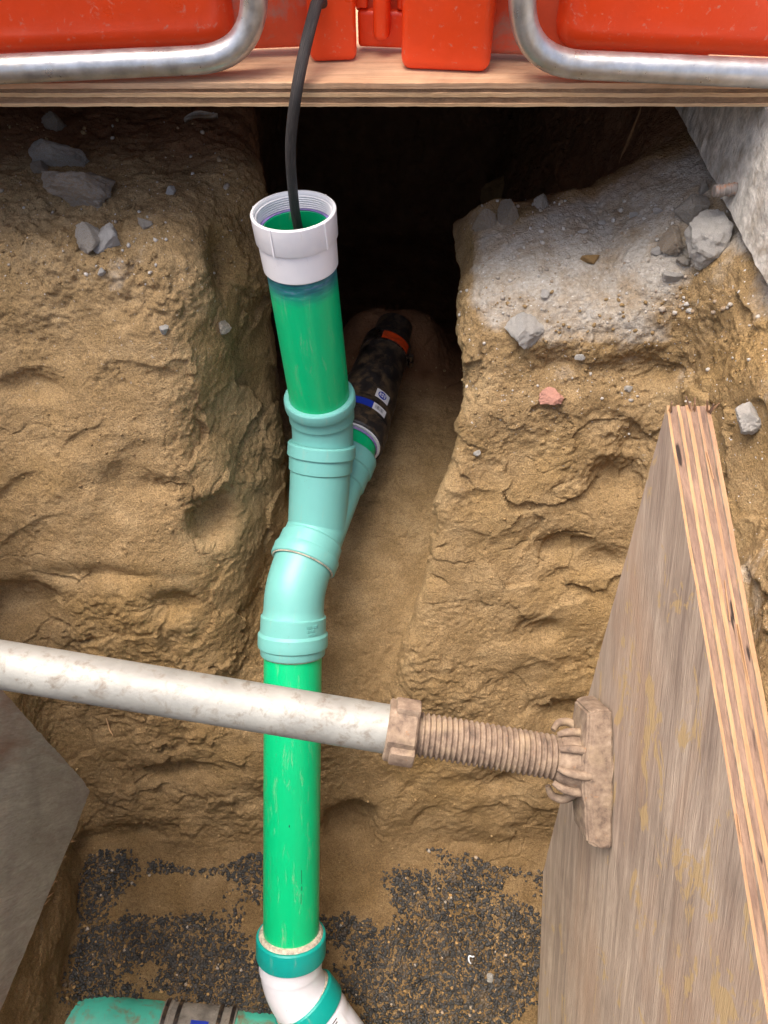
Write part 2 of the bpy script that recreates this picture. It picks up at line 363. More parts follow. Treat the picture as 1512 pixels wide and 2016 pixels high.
# ------------------------------------------------------------------ the excavation as a solid
def smin(a, b, k):
    h = np.clip(0.5 + 0.5 * (b - a) / k, 0, 1)
    return b * (1 - h) + a * h - k * h * (1 - h)
def smax(a, b, k): return -smin(-a, -b, k)
def front_y(z): return 0.475 + (z + 1.33) * 0.5
def floor_z(x, y): return -1.335 - 0.36 * np.clip(0.50 - y, -0.2, 0.50) + 0.075 * np.exp(-((x + 0.665) / 0.05) ** 2 - ((y - 0.13) / 0.09) ** 2)
def air(x, y, z, gouges=()):
    yf = front_y(z)
    xl = -0.665 - 0.10 * np.clip(z + 1.33, 0, 2)
    xr = 0.315 + 0.15 * np.clip((y - 0.15) / 0.45, 0, 1) + 0.03 * np.clip(z + 0.9, 0, 1)
    a = smax((y - yf) * 0.894, x - xr, 0.05)
    a = smax(a, xl - x, 0.05)
    a = smax(a, floor_z(x, y) - z, 0.045)
    a = smax(a, -1.20 - y, 0.05)
    # the slot cut for the lateral
    dep = y - yf
    xsl = -0.215 - 0.45 * np.clip(0.24 - dep, 0, 0.4) - 0.22 * np.clip(dep - 0.28, 0, 0.5)
    xsr = 0.040 + (z + 0.76) * 0.20 + np.clip(dep, 0, 0.6) * 0.55 * np.clip((-z - 0.36) / 0.12, 0, 1)
    rz = np.where(y < 1.0, -0.81 - (1.0 - y) * 0.60, -0.81 + 0.10 * np.clip(y - 1.0, 0, 0.35) - 0.6 * np.clip(y - 1.48, 0, 0.5)) + 0.15 * np.exp(-((y - 1.43) / 0.075) ** 2 - ((x - 0.02) / 0.13) ** 4)
    s = smax(xsl - x, (x - xsr), 0.02)
    s = smax(s, (rz - z) * 0.88, 0.05)
    s = smax(s, y - 2.55 - 0.12 * (z + 0.4), 0.06)
    s = smax(s, z + 0.15 - 2.0 * np.clip(1.9 - y, 0, 1), 0.05)
    a = smin(a, s, 0.075)
    # hollow under the plywood
    zs = np.where(x < -0.05, -0.215 + 0.05 * np.clip(y - 1.0, 0, 1) - 0.7 * np.clip(y - 1.62, 0, 0.4) + 0.03 * np.clip(-0.3 - x, 0, 0.3), -0.275 + 0.06 * np.clip(y - 1.0, 0, 1) - 0.9 * np.clip(y - 1.27, 0, 0.3) * np.clip((0.52 - x) / 0.08, 0, 1) + 0.8 * np.clip(x - 0.37, 0, 0.15))
    h = smax((zs - z), y - np.where(x < -0.05, 2.2, 2.2) , 0.05)
    h = smax(h, xl - 0.22 - x, 0.05)
    h = smax(h, z + 0.15 - 2.0 * np.clip(1.9 - y, 0, 1), 0.05)
    a = smin(a, h, 0.07)
    # room for the concrete slab, and open air
    sb = np.maximum(0.505 - x, -0.135 - z)
    a = smin(a, sb, 0.01)
    a = smin(a, -0.006 - z, 0.02)
    for (c, rx, r) in gouges:
        d = (np.sqrt(((x - c[0]) / rx) ** 2 + ((y - c[1]) / r) ** 2 + ((z - c[2]) / r) ** 2) - 1) * min(rx, r)
        a = smin(a, d, 0.012)
    return a
def march(u, v):
    r = ray(u, v); o = CAM; t = 0.3
    for _ in range(140):
        p = o + r * t; d = -float(-air(np.float64(p.x), np.float64(p.y), np.float64(p.z)))
        if d > -0.0008: break
        t += -d * 0.6
    return o + r * t
def grad(p):
    e = 0.004; g = []
    for i in range(3):
        q1 = [p.x, p.y, p.z]; q2 = list(q1); q1[i] += e; q2[i] -= e
        g.append(float(air(*map(np.float64, q1)) - air(*map(np.float64, q2))))
    return -Vector(g).normalized()          # out of the soil, into the air
GOUGE = [(425, 1020, 62, 60, .045), (335, 1190, 60, 36, .030), (60, 765, 70, 26, .022), (40, 1185, 95, 55, .030), (425, 515, 42, 60, .05),
         (520, 640, 40, 80, .04), (180, 1130, 130, 26, .018), (1215, 950, 62, 52, .034), (1115, 1085, 60, 28, .022), (1060, 1245, 52, 34, .028),
         (1185, 1110, 50, 34, .022), (1105, 720, 62, 36, .028), (1250, 730, 95, 44, .03), (1095, 1400, 75, 46, .03), (690, 1625, 62, 62, .05),
         (960, 1545, 90, 26, .016), (1120, 760, 30, 22, .02), (330, 960, 80, 26, .015), (640, 690, 60, 40, .03), (1250, 870, 36, 50, .025), (900, 1660, 80, 30, .016), (330, 1520, 120, 24, .014), (240, 1640, 100, 30, .014)]
GL = []
for (u, v, ru, rv, dp) in GOUGE:
    p = march(u, v); n = grad(p); dd = (p - CAM).dot(Vector((0, CT, -ST)))
    rx = ru * dd / FPX; r = max(rv * dd / FPX, dp * 1.1)
    GL.append((p + n * (r - dp), rx, r))

def surface_nets(F, org, h):
    nx, ny, nz = F.shape; S = F < 0; cs = (nx - 1, ny - 1, nz - 1); NC = cs[0] * cs[1] * cs[2]
    acc = np.zeros((NC, 3)); cnt = np.zeros(NC)
    quads = []
    def cid(i, j, k): return (i * cs[1] + j) * cs[2] + k
    for ax in range(3):
        sl0 = [slice(None)] * 3; sl1 = [slice(None)] * 3; sl0[ax] = slice(0, -1); sl1[ax] = slice(1, None)
        A = F[tuple(sl0)]; B = F[tuple(sl1)]; X = S[tuple(sl0)] != S[tuple(sl1)]
        I = np.argwhere(X); t = (A[X] / (A[X] - B[X]))
        pos = I.astype(np.float64); pos[:, ax] += t
        o1, o2 = [a for a in range(3) if a != ax]
        ids = []
        ok = (I[:, o1] > 0) & (I[:, o2] > 0) & (I[:, o1] < cs[o1]) & (I[:, o2] < cs[o2])
        for (d1, d2) in ((-1, -1), (0, -1), (0, 0), (-1, 0)):
            J = I.copy(); J[:, o1] += d1; J[:, o2] += d2
            g = (J[:, o1] >= 0) & (J[:, o2] >= 0) & (J[:, o1] < cs[o1]) & (J[:, o2] < cs[o2])
            c = cid(J[g, 0], J[g, 1], J[g, 2])
            cnt += np.bincount(c, minlength=NC)
            for a in range(3): acc[:, a] += np.bincount(c, weights=pos[g, a], minlength=NC)
            ids.append(cid(J[ok, 0], J[ok, 1], J[ok, 2]))
        q = np.stack(ids, 1)
        fl = (A[X][ok] < 0)
        if ax == 1: fl = ~fl
        q[fl] = q[fl][:, ::-1]
        quads.append(q)
    act = cnt > 0; mp = np.full(NC, -1, dtype=np.int64); mp[act] = np.arange(act.sum())
    V = acc[act] / cnt[act][:, None] * h + org
    return V, mp[np.concatenate(quads)]
def np_mesh(name, V, Q):
    me = bpy.data.meshes.new(name)
    me.vertices.add(len(V)); me.vertices.foreach_set('co', V.astype(np.float32).ravel())
    n = Q.shape[1]
    me.loops.add(Q.size); me.loops.foreach_set('vertex_index', Q.astype(np.int32).ravel())
    me.polygons.add(len(Q)); me.polygons.foreach_set('loop_start', (np.arange(len(Q)) * n).astype(np.int32))
    me.update(calc_edges=True)
    return me
H = 0.0115
LO = np.array([-0.95, -1.34, -1.62]); HI = np.array([0.78, 2.70, 0.05])
ax_ = [np.arange(LO[i], HI[i], H) for i in range(3)]
X, Y, Z = np.meshgrid(*[a.astype(np.float32) for a in ax_], indexing='ij')
F = air(X, Y, Z)
for (c, rx, r) in GL:           # gouges act only in their own box
    m_ = max(rx, r) + 0.06
    s_ = tuple(slice(max(0, int((c[i] - m_ - LO[i]) / H)), max(0, int((c[i] + m_ - LO[i]) / H) + 1)) for i in range(3))
    if any(s.stop <= s.start for s in s_): continue
    x, y, z = X[s_], Y[s_], Z[s_]
    d = (np.sqrt(((x - c[0]) / rx) ** 2 + ((y - c[1]) / r) ** 2 + ((z - c[2]) / r) ** 2) - 1) * min(rx, r)
    F[s_] = smin(F[s_], d.astype(np.float32), 0.010)
V, Q = surface_nets(F, LO, H)
del X, Y, Z, F
# which quads can be seen from about here
C = V[Q].mean(1) - np.array([0, 0, CZ])
dz = C[:, 1] * CT - C[:, 2] * ST; up = C[:, 1] * ST + C[:, 2] * CT
vis = (dz > 0.1) & (np.abs(C[:, 0]) < 0.66 * dz + 0.05) & (np.abs(up) < 0.76 * dz + 0.05) & (C[:, 1] > -0.05)
def take(Q_):
    u_, inv = np.unique(Q_, return_inverse=True); return V[u_], inv.reshape(Q_.shape)
# --- noise
TAB = NR.rand(64, 64, 64).astype(np.float32) * 2 - 1
def vn(p, f, seed=0, stretch=(1, 1, 1)):
    q = p * (np.array(stretch) * f) + seed * 7.31 + 100.0
    i = np.floor(q).astype(np.int64); t = (q - i).astype(np.float32); t = t * t * t * (t * (t * 6 - 15) + 10)
    i &= 63; j = (i + 1) & 63
    def g(a, b, c): return TAB[a, b, c]
    x0, y0, z0 = i.T; x1, y1, z1 = j.T; tx, ty, tz = t.T
    a = g(x0, y0, z0) * (1 - tx) + g(x1, y0, z0) * tx; b = g(x0, y1, z0) * (1 - tx) + g(x1, y1, z0) * tx
    c = g(x0, y0, z1) * (1 - tx) + g(x1, y0, z1) * tx; d = g(x0, y1, z1) * (1 - tx) + g(x1, y1, z1) * tx
    return (a * (1 - ty) + b * ty) * (1 - tz) + (c * (1 - ty) + d * ty) * tz
def fbm(p, f, o=3, seed=0, stretch=(1, 1, 1), g=0.5):
    s = 0; a = 1; n = 0
    for k in range(o): s = s + vn(p, f * 2.03 ** k, seed + k * 3, stretch) * a; n += a; a *= g
    return s / n
def sstep(x, a, b):
    t = np.clip((x - a) / (b - a), 0, 1); return t * t * (3 - 2 * t)
def terrace(n, k, sharp=0.18):
    q = n * k; i = np.floor(q); f = q - i
    return (i + sstep(f, 0.5 - sharp, 0.5 + sharp)) / k
VIS_V, VIS_Q = take(Q[vis]); OUT_V, OUT_Q = take(Q[~vis])
me0 = np_mesh('soil_coarse', VIS_V, VIS_Q)
tmp = bpy.data.objects.new('soil_tmp', me0); COL.objects.link(tmp)
sm = tmp.modifiers.new('s', 'SUBSURF'); sm.levels = 2; sm.render_levels = 2; sm.boundary_smooth = 'PRESERVE_CORNERS'
dg = bpy.context.evaluated_depsgraph_get()
soil_me = bpy.data.meshes.new_from_object(tmp.evaluated_get(dg))
bpy.data.objects.remove(tmp); bpy.data.meshes.remove(me0)
nv = len(soil_me.vertices)
co = np.zeros(nv * 3, dtype=np.float32); soil_me.vertices.foreach_get('co', co); co = co.reshape(-1, 3).astype(np.float64)
no = np.zeros(nv * 3, dtype=np.float32); soil_me.vertex_normals.foreach_get('vector', no); no = no.reshape(-1, 3).astype(np.float64)
x, y, z = co.T
isfloor = sstep(no[:, 2], 0.55, 0.85) * sstep(-z, 1.15, 1.3)
shelf = sstep(z, -0.36, -0.26) * sstep(y, 0.93, 1.03)
rough = sstep(fbm(co, 6.0, 3, 3), 0.06, 0.30)
rough = np.maximum(rough, shelf * np.where(x < 0, 0.85, 0.25))
rough = np.maximum(rough, sstep(-z, 0.82, 1.05) * 0.32) * (1 - 0.8 * isfloor)
def worley(p, f, seed):
    q = p * f + seed * 3.7 + 50; i0 = np.floor(q).astype(np.int64); best = np.full(len(p), 9.0, dtype=np.float32)
    for a in (-1, 0, 1):
        for b in (-1, 0, 1):
            for c in (-1, 0, 1):
                i = i0 + np.array([a, b, c]); k = i & 63
                d = 0
                for ax, sh in ((0, 0), (1, 17), (2, 31)):
                    o = (TAB[(k[:, 0] + sh) & 63, (k[:, 1] + 2 * sh) & 63, k[:, 2]] * 0.5 + 0.5)
                    d = d + (i[:, ax] + o - q[:, ax]) ** 2
                np.minimum(best, d, out=best)
    return np.sqrt(best)
D = 0.022 * fbm(co, 4.5, 2, 1) * (1 - 0.6 * isfloor)
D += 0.008 * fbm(co, 13, 2, 5)
def cells(p, f, seed):
    """nearest cell of a jittered lattice: its centre and three random numbers"""
    q = p * f + seed * 3.7 + 50; i0 = np.floor(q).astype(np.int64); best = np.full(len(p), 9.0); cc = np.zeros((len(p), 3)); cr = np.zeros((len(p), 3))
    for a in (-1, 0, 1):
        for b in (-1, 0, 1):
            for c in (-1, 0, 1):
                i = i0 + np.array([a, b, c]); k = i & 63
                o = np.stack([TAB[(k[:, 0] + sh) & 63, (k[:, 1] + 2 * sh) & 63, k[:, 2]] * 0.5 + 0.5 for sh in (0, 17, 31)], 1)
                pt = i + o; d = ((pt - q) ** 2).sum(1); m = d < best
                best[m] = d[m]; cc[m] = pt[m]
                cr[m] = np.stack([TAB[(k[m, 0] + sh) & 63, k[m, 1], (k[m, 2] + sh) & 63] for sh in (7, 23, 41)], 1)
    return (cc - seed * 3.7 - 50) / f, cr
warp = np.stack([fbm(co, 10, 4, 301, g=0.6), fbm(co, 10, 4, 311, g=0.6), fbm(co, 10, 4, 321, g=0.6)], 1)
cut = sstep(fbm(co, 3.0, 2, 15), -0.25, 0.2) * (1 - isfloor) * (1 - 0.8 * shelf)
cc, cr = cells(co * np.array([1, 1, 1.25]) + 0.045 * warp, 8.5, 4)
D += cut * (((co * np.array([1, 1, 1.25]) - cc) * cr).sum(1) * 0.10 + cr[:, 0] * 0.0022)
mk = rough > 0.03
wr = np.zeros(len(co)); cw = co[mk] + 0.006 * np.stack([vn(co[mk], 60, 201), vn(co[mk], 60, 202), vn(co[mk], 60, 203)], 1)
wr[mk] = 0.0055 * (0.55 - worley(cw, 42, 1)) + 0.0035 * (0.55 - worley(cw, 105, 2))
D += rough * wr
heap = sstep(-x, 0.24, 0.34) * sstep(z, -0.36, -0.28) * sstep(-y, -1.22, -1.12) * sstep(fbm(co, 7, 2, 401), -0.35, 0.1)
hm = heap > 0.02; hw = co[hm] + 0.004 * np.stack([vn(co[hm], 90, 211), vn(co[hm], 90, 212), vn(co[hm], 90, 213)], 1)
D[hm] += heap[hm] * (0.012 * (0.6 - worley(hw, 48, 7)) + 0.008 * (0.55 - worley(hw, 110, 8)) + 0.010 * fbm(co[hm], 25, 2, 405))
crk = 1 - np.abs(vn(co + 0.02 * fbm(co, 20, 2, 44)[:, None], 9, 41)) * 1.0
D -= 0.003 * sstep(crk, 0.975, 0.995) * sstep(fbm(co, 4, 1, 47), 0.0, 0.35)
D += 0.0040 * fbm(co, 70, 3, 55, g=0.65) * (0.35 + 0.65 * rough)
D += 0.0022 * vn(co, 150, 61) * (0.5 + 0.5 * vn(co, 20, 62))
scr = vn(co, 26, 71, (0.12, 1.0, 1.0))
D += 0.003 * scr * sstep(-x, 0.15, 0.3) * (1 - rough)
# scoops left by shovels and fingers: sharp at the upper rim, running out below
face = sstep(-no[:, 1], 0.25, 0.6) * (1 - isfloor)
def scoop(cx, cz, L, W, ang, d):
    da = (x - cx); db = (z - cz) * 1.12
    m = (np.abs(da) < L + W) & (np.abs(db) < L + W) & (face > 0.05)
    ca, sa = math.cos(ang), math.sin(ang)
    wx = 0.16 * warp[m, 0]; wz = 0.16 * warp[m, 2]
    a = (da[m] * ca + db[m] * sa) / L + wx; b = (-da[m] * sa + db[m] * ca) / W + wz
    r2 = a * a + b * b; ins = r2 < 1
    D[np.where(m)[0][ins]] -= (d * (1 - r2[ins]) ** 0.7 * (0.45 + 0.55 * np.clip(b[ins] + 0.1, -0.8, 1)) * face[m][ins])
for k in range(85):
    zz = NR.uniform(-1.3, -0.32); xx = NR.uniform(-0.72, 0.46)
    if -0.30 < xx < 0.03: continue
    L_ = 0.018 + 0.10 * NR.rand() ** 1.7; scoop(xx, zz, L_, L_ * NR.uniform(0.28, 0.7), NR.choice((-1, 1)) * NR.uniform(0.0, 1.2), NR.uniform(0.0025, 0.011))
co2 = co + no * D[:, None]
# --- attributes: grey concrete dust, pale flecks, damp sand, painted cavity shade
nz_ = fbm(co, 9, 3, 81)
dust = sstep(x, 0.08, 0.17) * sstep(z + 0.05 * nz_, -0.42, -0.29) * sstep(no[:, 2] + 0.4 * nz_, 0.1, 0.8) * 0.66 * sstep(-y + 0.06 * nz_, -1.32, -1.18)
dust = np.maximum(dust, 0.28 * sstep(x, 0.40, 0.47) * sstep(z + 0.10 * nz_, -0.5, -0.2))
dust = np.maximum(dust, 0.5 * np.exp(-(((x + 0.40) / 0.07) ** 2 + ((z + 0.27) / 0.07) ** 2)) * sstep(nz_, -0.3, 0.2))
dust = np.maximum(dust, 0.42 * sstep(x, 0.07, 0.12) * sstep(z, -0.62, -0.35) * sstep(nz_, 0.05, 0.4))
dust = np.maximum(dust, 0.15 * shelf * sstep(-x, 0.2, 0.3))
fleck = np.clip(sstep(z, -0.62, -0.3) * (0.35 + 0.65 * sstep(x, 0.0, 0.1)) + 0.35 * shelf, 0, 1)
cavity_shade = sstep(y + 0.08 * nz_, 1.20, 1.38) * 0.94  # soil painted darker towards the back to deepen the shade under the plywood
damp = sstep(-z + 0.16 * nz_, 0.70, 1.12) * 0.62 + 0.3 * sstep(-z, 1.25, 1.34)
soil_me.vertices.foreach_set('co', co2.astype(np.float32).ravel())
for nm, arr in (('dust', dust), ('fleck', fleck), ('damp', damp), ('cavity_shade', cavity_shade)):
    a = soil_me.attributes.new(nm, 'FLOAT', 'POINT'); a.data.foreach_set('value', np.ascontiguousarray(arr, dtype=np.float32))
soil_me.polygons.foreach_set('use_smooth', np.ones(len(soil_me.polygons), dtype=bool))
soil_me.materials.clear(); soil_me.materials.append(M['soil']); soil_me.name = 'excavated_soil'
soil_me.update()
soil = bpy.data.objects.new('excavated_soil', soil_me); COL.objects.link(soil)
tag(soil, 'sandy excavated bank and floor of the trench with a slot for the pipes', kind='structure')
om = np_mesh('trench_bank', OUT_V, OUT_Q); om.materials.append(M['soil'])
om.polygons.foreach_set('use_smooth', np.ones(len(om.polygons), dtype=bool))
bank = bpy.data.objects.new('trench_bank', om); COL.objects.link(bank)
tag(bank, 'rough sandy bank of the trench on the near side', kind='structure')
# surrounding ground to the horizon, as sheets butting against the modelled block
g0x, g1x, g0y, g1y = LO[0] + 0.012, HI[0] - 0.012, LO[1] + 0.012, HI[1] - 0.012
R_ = 250
gv = []; gf = []
for (a, b, c, d) in ((-R_, g0x, -R_, R_), (g1x, R_, -R_, R_), (g0x, g1x, -R_, g0y), (g0x, g1x, g1y, R_)):
    k = len(gv); gv += [(a, c, -0.008), (b, c, -0.008), (b, d, -0.008), (a, d, -0.008)]; gf.append((k, k + 1, k + 2, k + 3))
tag(mesh_obj('ground', gv, gf, M['soil']), 'bare sandy ground around the trench', kind='structure')
bpy.context.view_layer.update()
def hit(u, v):
    r = ray(u, v).normalized()
    ok, loc, nrm, _ = soil.ray_cast(CAM, r)
    return (loc, nrm) if ok else (None, None)
def depth(p): return (p - CAM).dot(Vector((0, CT, -ST)))

# ------------------------------------------------------------------ concrete slab on the right with a rebar stub
slab_v = []; slab_f = []
bm = bmesh.new()
ys = np.arange(-0.55, 1.95, 0.012); zs_ = np.arange(-0.14, 0.0001, 0.010)
grid = [[None] * len(zs_) for _ in ys]
for i, yy in enumerate(ys):
    for j, zz in enumerate(zs_):
        n1 = mnoise.fractal(Vector((3, yy * 7, zz * 7)), 0.8, 2.0, 5) * 0.0016 + mnoise.noise(Vector((8, yy * 60, zz * 25))) * 0.0022
        grid[i][j] = bm.verts.new((0.500 + n1, yy, zz))
top = [bm.verts.new((1.6, yy, 0)) for yy in ys]; bot = [bm.verts.new((1.6, yy, -0.14)) for yy in ys]
for i in range(len(ys) - 1):
    for j in range(len(zs_) - 1): bm.faces.new((grid[i][j], grid[i][j + 1], grid[i + 1][j + 1], grid[i + 1][j]))
    bm.faces.new((grid[i][-1], top[i], top[i + 1], grid[i + 1][-1])); bm.faces.new((bot[i], grid[i][0], grid[i + 1][0], bot[i + 1]))
bmesh.ops.recalc_face_normals(bm, faces=bm.faces[:])
me = bpy.data.meshes.new('pavement_slab'); bm.to_mesh(me); bm.free(); me.materials.append(M['concrete'])
slab = bpy.data.objects.new('pavement_slab', me); COL.objects.link(slab)
tag(slab, 'broken edge of the pale concrete pavement slab at the right', kind='structure')
b = on_x(1447, 368, 0.50); a = b + Vector((-0.030, -0.004, -0.004)); b = b + Vector((0.03, 0, 0))
pts = [a.lerp(b, k / 10) for k in range(11)]; L = plen(pts)
prof = [(0, 0.0072), (0.001, 0.0085)]
s = 0.004
while s < L - 0.004: prof += [(s, 0.0085), (s + 0.001, 0.0096), (s + 0.002, 0.0085)]; s += 0.008
tag(sweep('rebar', pts, prof + [(L, 0.0085)], M['rebar'], slab, 16, (True, True)), 'cut rusty reinforcing bar sticking out of the slab')

# ------------------------------------------------------------------ plywood sheet bridging the trench
ply = thing('plywood_sheet', (0, 1.034, 0.001), 'clean tan plywood sheet lying across the top of the trench under the orange barriers', 'plywood')
layers = [(0.0000, 0.0042, 'ply_light', 0.000), (0.0042, 0.0118, 'ply_dark', 0.0016), (0.0118, 0.0172, 'ply_light', 0.0), (0.0172, 0.0222, 'ply_dark', 0.0022), (0.0222, 0.0290, 'ply_face', 0.0)]
for i, (t0, t1, mk, ins) in enumerate(layers):
    prism('veneer', [(-1.22, 1.034), (1.22, 1.034), (1.22, 2.25), (-1.22, 2.25)], 0.001 + t0 + 0.0001, 0.001 + t1 - 0.0001,
          lambda p, q, t: Vector((p, q, t)), [M['ply_face'], M[mk] if mk != 'ply_face' else M['ply_face']], ply, 0.006, 0.0006, 40 + i, ins)
PLY_TOP = 0.030

# ------------------------------------------------------------------ orange barriers with galvanised foot loops
def barrier(name, jx, yaw, sgn, label, spec):
    rt = thing(name, (jx, 1.125, PLY_TOP), label, 'barrier', 'orange plastic barriers on the plywood')
    fr = Matrix.Translation((jx, 1.125, PLY_TOP)) @ Matrix.Rotation(yaw, 4, 'Z') @ Matrix.Diagonal((sgn, 1, 1, 1))
    def bx(nm, lo, hi, mt, bev, parent=rt, seg=4, taper=None): 
        o = bevel_box(nm, lo, hi, M[mt], parent, bev, seg, fr, taper)
        if sgn < 0: o.data.flip_normals()
        return o
    for s in spec: bx(*s)
    return rt, fr
def loop(rt, fr, x0, xr, zl, ln, yy, label=None):
    pts = [fr @ Vector((ln, yy, zl)), fr @ Vector((x0, yy, zl + 0.004)), fr @ Vector((x0 + (0 if xr == 0 else xr), yy + 0.004, 0.62)), fr @ Vector((x0 + 0.12, yy + 0.01, 0.74)), fr @ Vector((ln, yy + 0.012, 0.74))]
    pts = fillet(pts, 0.085, 16)
    return sweep('foot_tube', pts, [(0, 0.0165), (plen(pts), 0.0165)], M['galv'], rt, 24, (True, True), dens=0.01)
def body_taper(p): return Vector((p.x, p.y + 0.02 * max(0, 0.06 - p.z), p.z))
lb, lf = barrier('orange_barrier', -0.038, math.radians(5.5), -1, 'left orange plastic barrier, its foot tube turning up beside the black cable', [
    ('interlock_block', (0.0, -0.028, 0.0), (0.062, 0.035, 0.92), 'barrier', 0.010),
    ('end_flange', (0.052, -0.004, 0.010), (0.42, 0.030, 0.94), 'barrier_dirty', 0.008),
    ('rail_panel', (0.155, -0.030, 0.018), (1.05, 0.034, 0.30), 'barrier', 0.034),
    ('top_panel', (0.155, -0.030, 0.42), (1.05, 0.034, 0.95), 'barrier', 0.034)])
loop(lb, lf, 0.125, -0.012, 0.018, 1.02, -0.058)
rb, rf = barrier('orange_barrier', -0.0355, math.radians(-5.5), 1, 'right orange plastic barrier with the broad square interlock block', [
    ('interlock_block', (0.062, -0.050, -0.001), (0.178, 0.030, 0.92), 'barrier', 0.014),
    ('end_flange', (0.150, -0.010, 0.008), (0.46, 0.026, 0.94), 'barrier_dirty', 0.008),
    ('hook_plate', (0.000, 0.004, 0.006), (0.070, 0.026, 0.05), 'barrier', 0.005),
    ('hook_plate', (-0.003, 0.014, 0.046), (0.069, 0.024, 0.095), 'barrier_dirty', 0.003),
    ('hook_plate', (-0.003, 0.003, 0.052), (0.014, 0.0135, 0.30), 'barrier', 0.004),
    ('hook_plate', (0.052, 0.003, 0.052), (0.0615, 0.0135, 0.30), 'barrier', 0.004),
    ('hook_bar', (0.022, -0.016, 0.020), (0.044, 0.018, 0.16), 'barrier', 0.0095),
    ('rail_panel', (0.255, -0.034, 0.018), (1.10, 0.034, 0.30), 'barrier', 0.034),
    ('top_panel', (0.255, -0.034, 0.42), (1.10, 0.034, 0.95), 'barrier', 0.034)])
loop(rb, rf, 0.208, -0.012, 0.018, 1.08, -0.064)

# ------------------------------------------------------------------ sewer lateral: cleanout riser, wye, sloping pipe
T0 = P(577, 413, 1.095); B0 = P(631, 795, 1.365); W0 = P(634, 872, 1.405)
R0 = P(683, 893, 1.52); R1 = P(597, 1108, 1.42); C0 = P(760, 690, 1.70)
L0 = P(577, 1215, 1.405); L1 = P(573, 1862, 1.475)
lat = thing('sewer_lateral', (-0.17, 0.7, -1.2), 'green and teal plastic sewer line with white threaded cleanout top and black rubber coupling', 'pipe')
rd = (B0 - T0).normalized(); RL = (B0 - T0).length
# threaded adapter
prof = [(0.030, 0.0492), (0.030, 0.0540)]
s = 0.0275
while s > 0.006: prof += [(s, 0.0545), (s - 0.0012, 0.0562), (s - 0.0022, 0.0562)]; s -= 0.0034
prof += [(0.002, 0.0570), (0.0, 0.0585), (0.0, 0.0610), (0.0015, 0.0622), (0.040, 0.0612), (0.0415, 0.0605), (0.0425, 0.0585), (0.086, 0.0572), (0.0875, 0.0562), (0.0875, 0.0536)]
adp = sweep('threaded_adapter', [T0, B0], prof, M['white_cap'], lat, 96, deg=25)
fr_r = path_frames([T0, B0])[0]
def on_cyl(A, fr, s, ang, r): return A + fr[0] * s + (fr[1] * math.cos(ang) + fr[2] * math.sin(ang)) * r
def ang_to(A, fr, q):           # angle of direction towards point q seen from axis
    d = q - A; return math.atan2(d.dot(fr[2]), d.dot(fr[1]))
A_CAM = ang_to(T0, fr_r, CAM)
def cyl_patch(name, A, fr, s0, s1, a0, a1, r, mat, parent, n=10, m=2):
    V_, F_ = [], []
    for i in range(n + 1):
        for j in range(m + 1): V_.append(on_cyl(A, fr, s0 + (s1 - s0) * j / m, a0 + (a1 - a0) * i / n, r))
    for i in range(n):
        for j in range(m): F_.append((i * (m + 1) + j, (i + 1) * (m + 1) + j, (i + 1) * (m + 1) + j + 1, i * (m + 1) + j + 1))
    # give it thickness
    k = len(V_); V_ += [on_cyl(A, fr, s0 + (s1 - s0) * j / m, a0 + (a1 - a0) * i / n, r - 0.0012) for i in range(n + 1) for j in range(m + 1)]
    F2 = [tuple(q + k for q in f)[::-1] for f in F_]
    rim = [i * (m + 1) for i in range(n + 1)] + [n * (m + 1) + j for j in range(1, m + 1)] + [i * (m + 1) + m for i in range(n - 1, -1, -1)] + [j for j in range(m - 1, 0, -1)]
    Rf = [(rim[i], rim[i - 1], rim[i - 1] + k, rim[i] + k) for i in range(len(rim))]
    o = mesh_obj(name, V_, F_ + F2 + Rf, mat, parent)
    me = o.data; bm_ = bmesh.new(); bm_.from_mesh(me); bmesh.ops.recalc_face_normals(bm_, faces=bm_.faces[:]); bm_.to_mesh(me); bm_.free()
    return o
XR = ang_to(T0, fr_r, T0 + Vector((1, 0, 0)))
sg = 1 if ((XR - A_CAM + math.pi) % (2 * math.pi) - math.pi) > 0 else -1
for off in (0.72, -0.62, 2.2, -2.0): cyl_patch('grip_rib', T0, fr_r, 0.001, 0.041, A_CAM + sg * off - 0.02, A_CAM + sg * off + 0.02, 0.0634, M['white_cap'], adp)
# riser pipe, open at its top
sweep('riser_bore', [T0, B0], [(0.0268, 0.0494), (0.0272, 0.0488), (RL, 0.0488)], M['green'], lat, 80, dens=0.01)
pr = [(0.0275, 0.0490), (0.026, 0.0500), (0.026, 0.0525), (0.0275, 0.0535), (RL + 0.01, 0.0535)]
sweep('riser_pipe', [T0, B0 + rd * 0.02], pr, M['green_top'], lat, 80, dens=0.01)
sweep('primer_ring', [T0, B0], [(0.0253, 0.0495), (0.0253, 0.0548)], M['purple'], lat, 80)
# bend under the riser
e1 = fillet([B0 - rd * 0.022, B0 + rd * 0.035, W0 + (W0 - B0).normalized() * 0.05], 0.04)
l1 = plen(e1); sI = 0.022
sweep('elbow', e1, [(0.0, 0.0540), (0.0, 0.0605), (0.0025, 0.0628), (0.006, 0.0638), (0.018, 0.0638), (0.022, 0.0632), (0.0235, 0.0605), (0.026, 0.0596), (0.052, 0.0590), (0.0535, 0.0575), (0.060, 0.0562), (l1, 0.0555)], M['teal'], lat, 80, dens=0.008, deg=24)
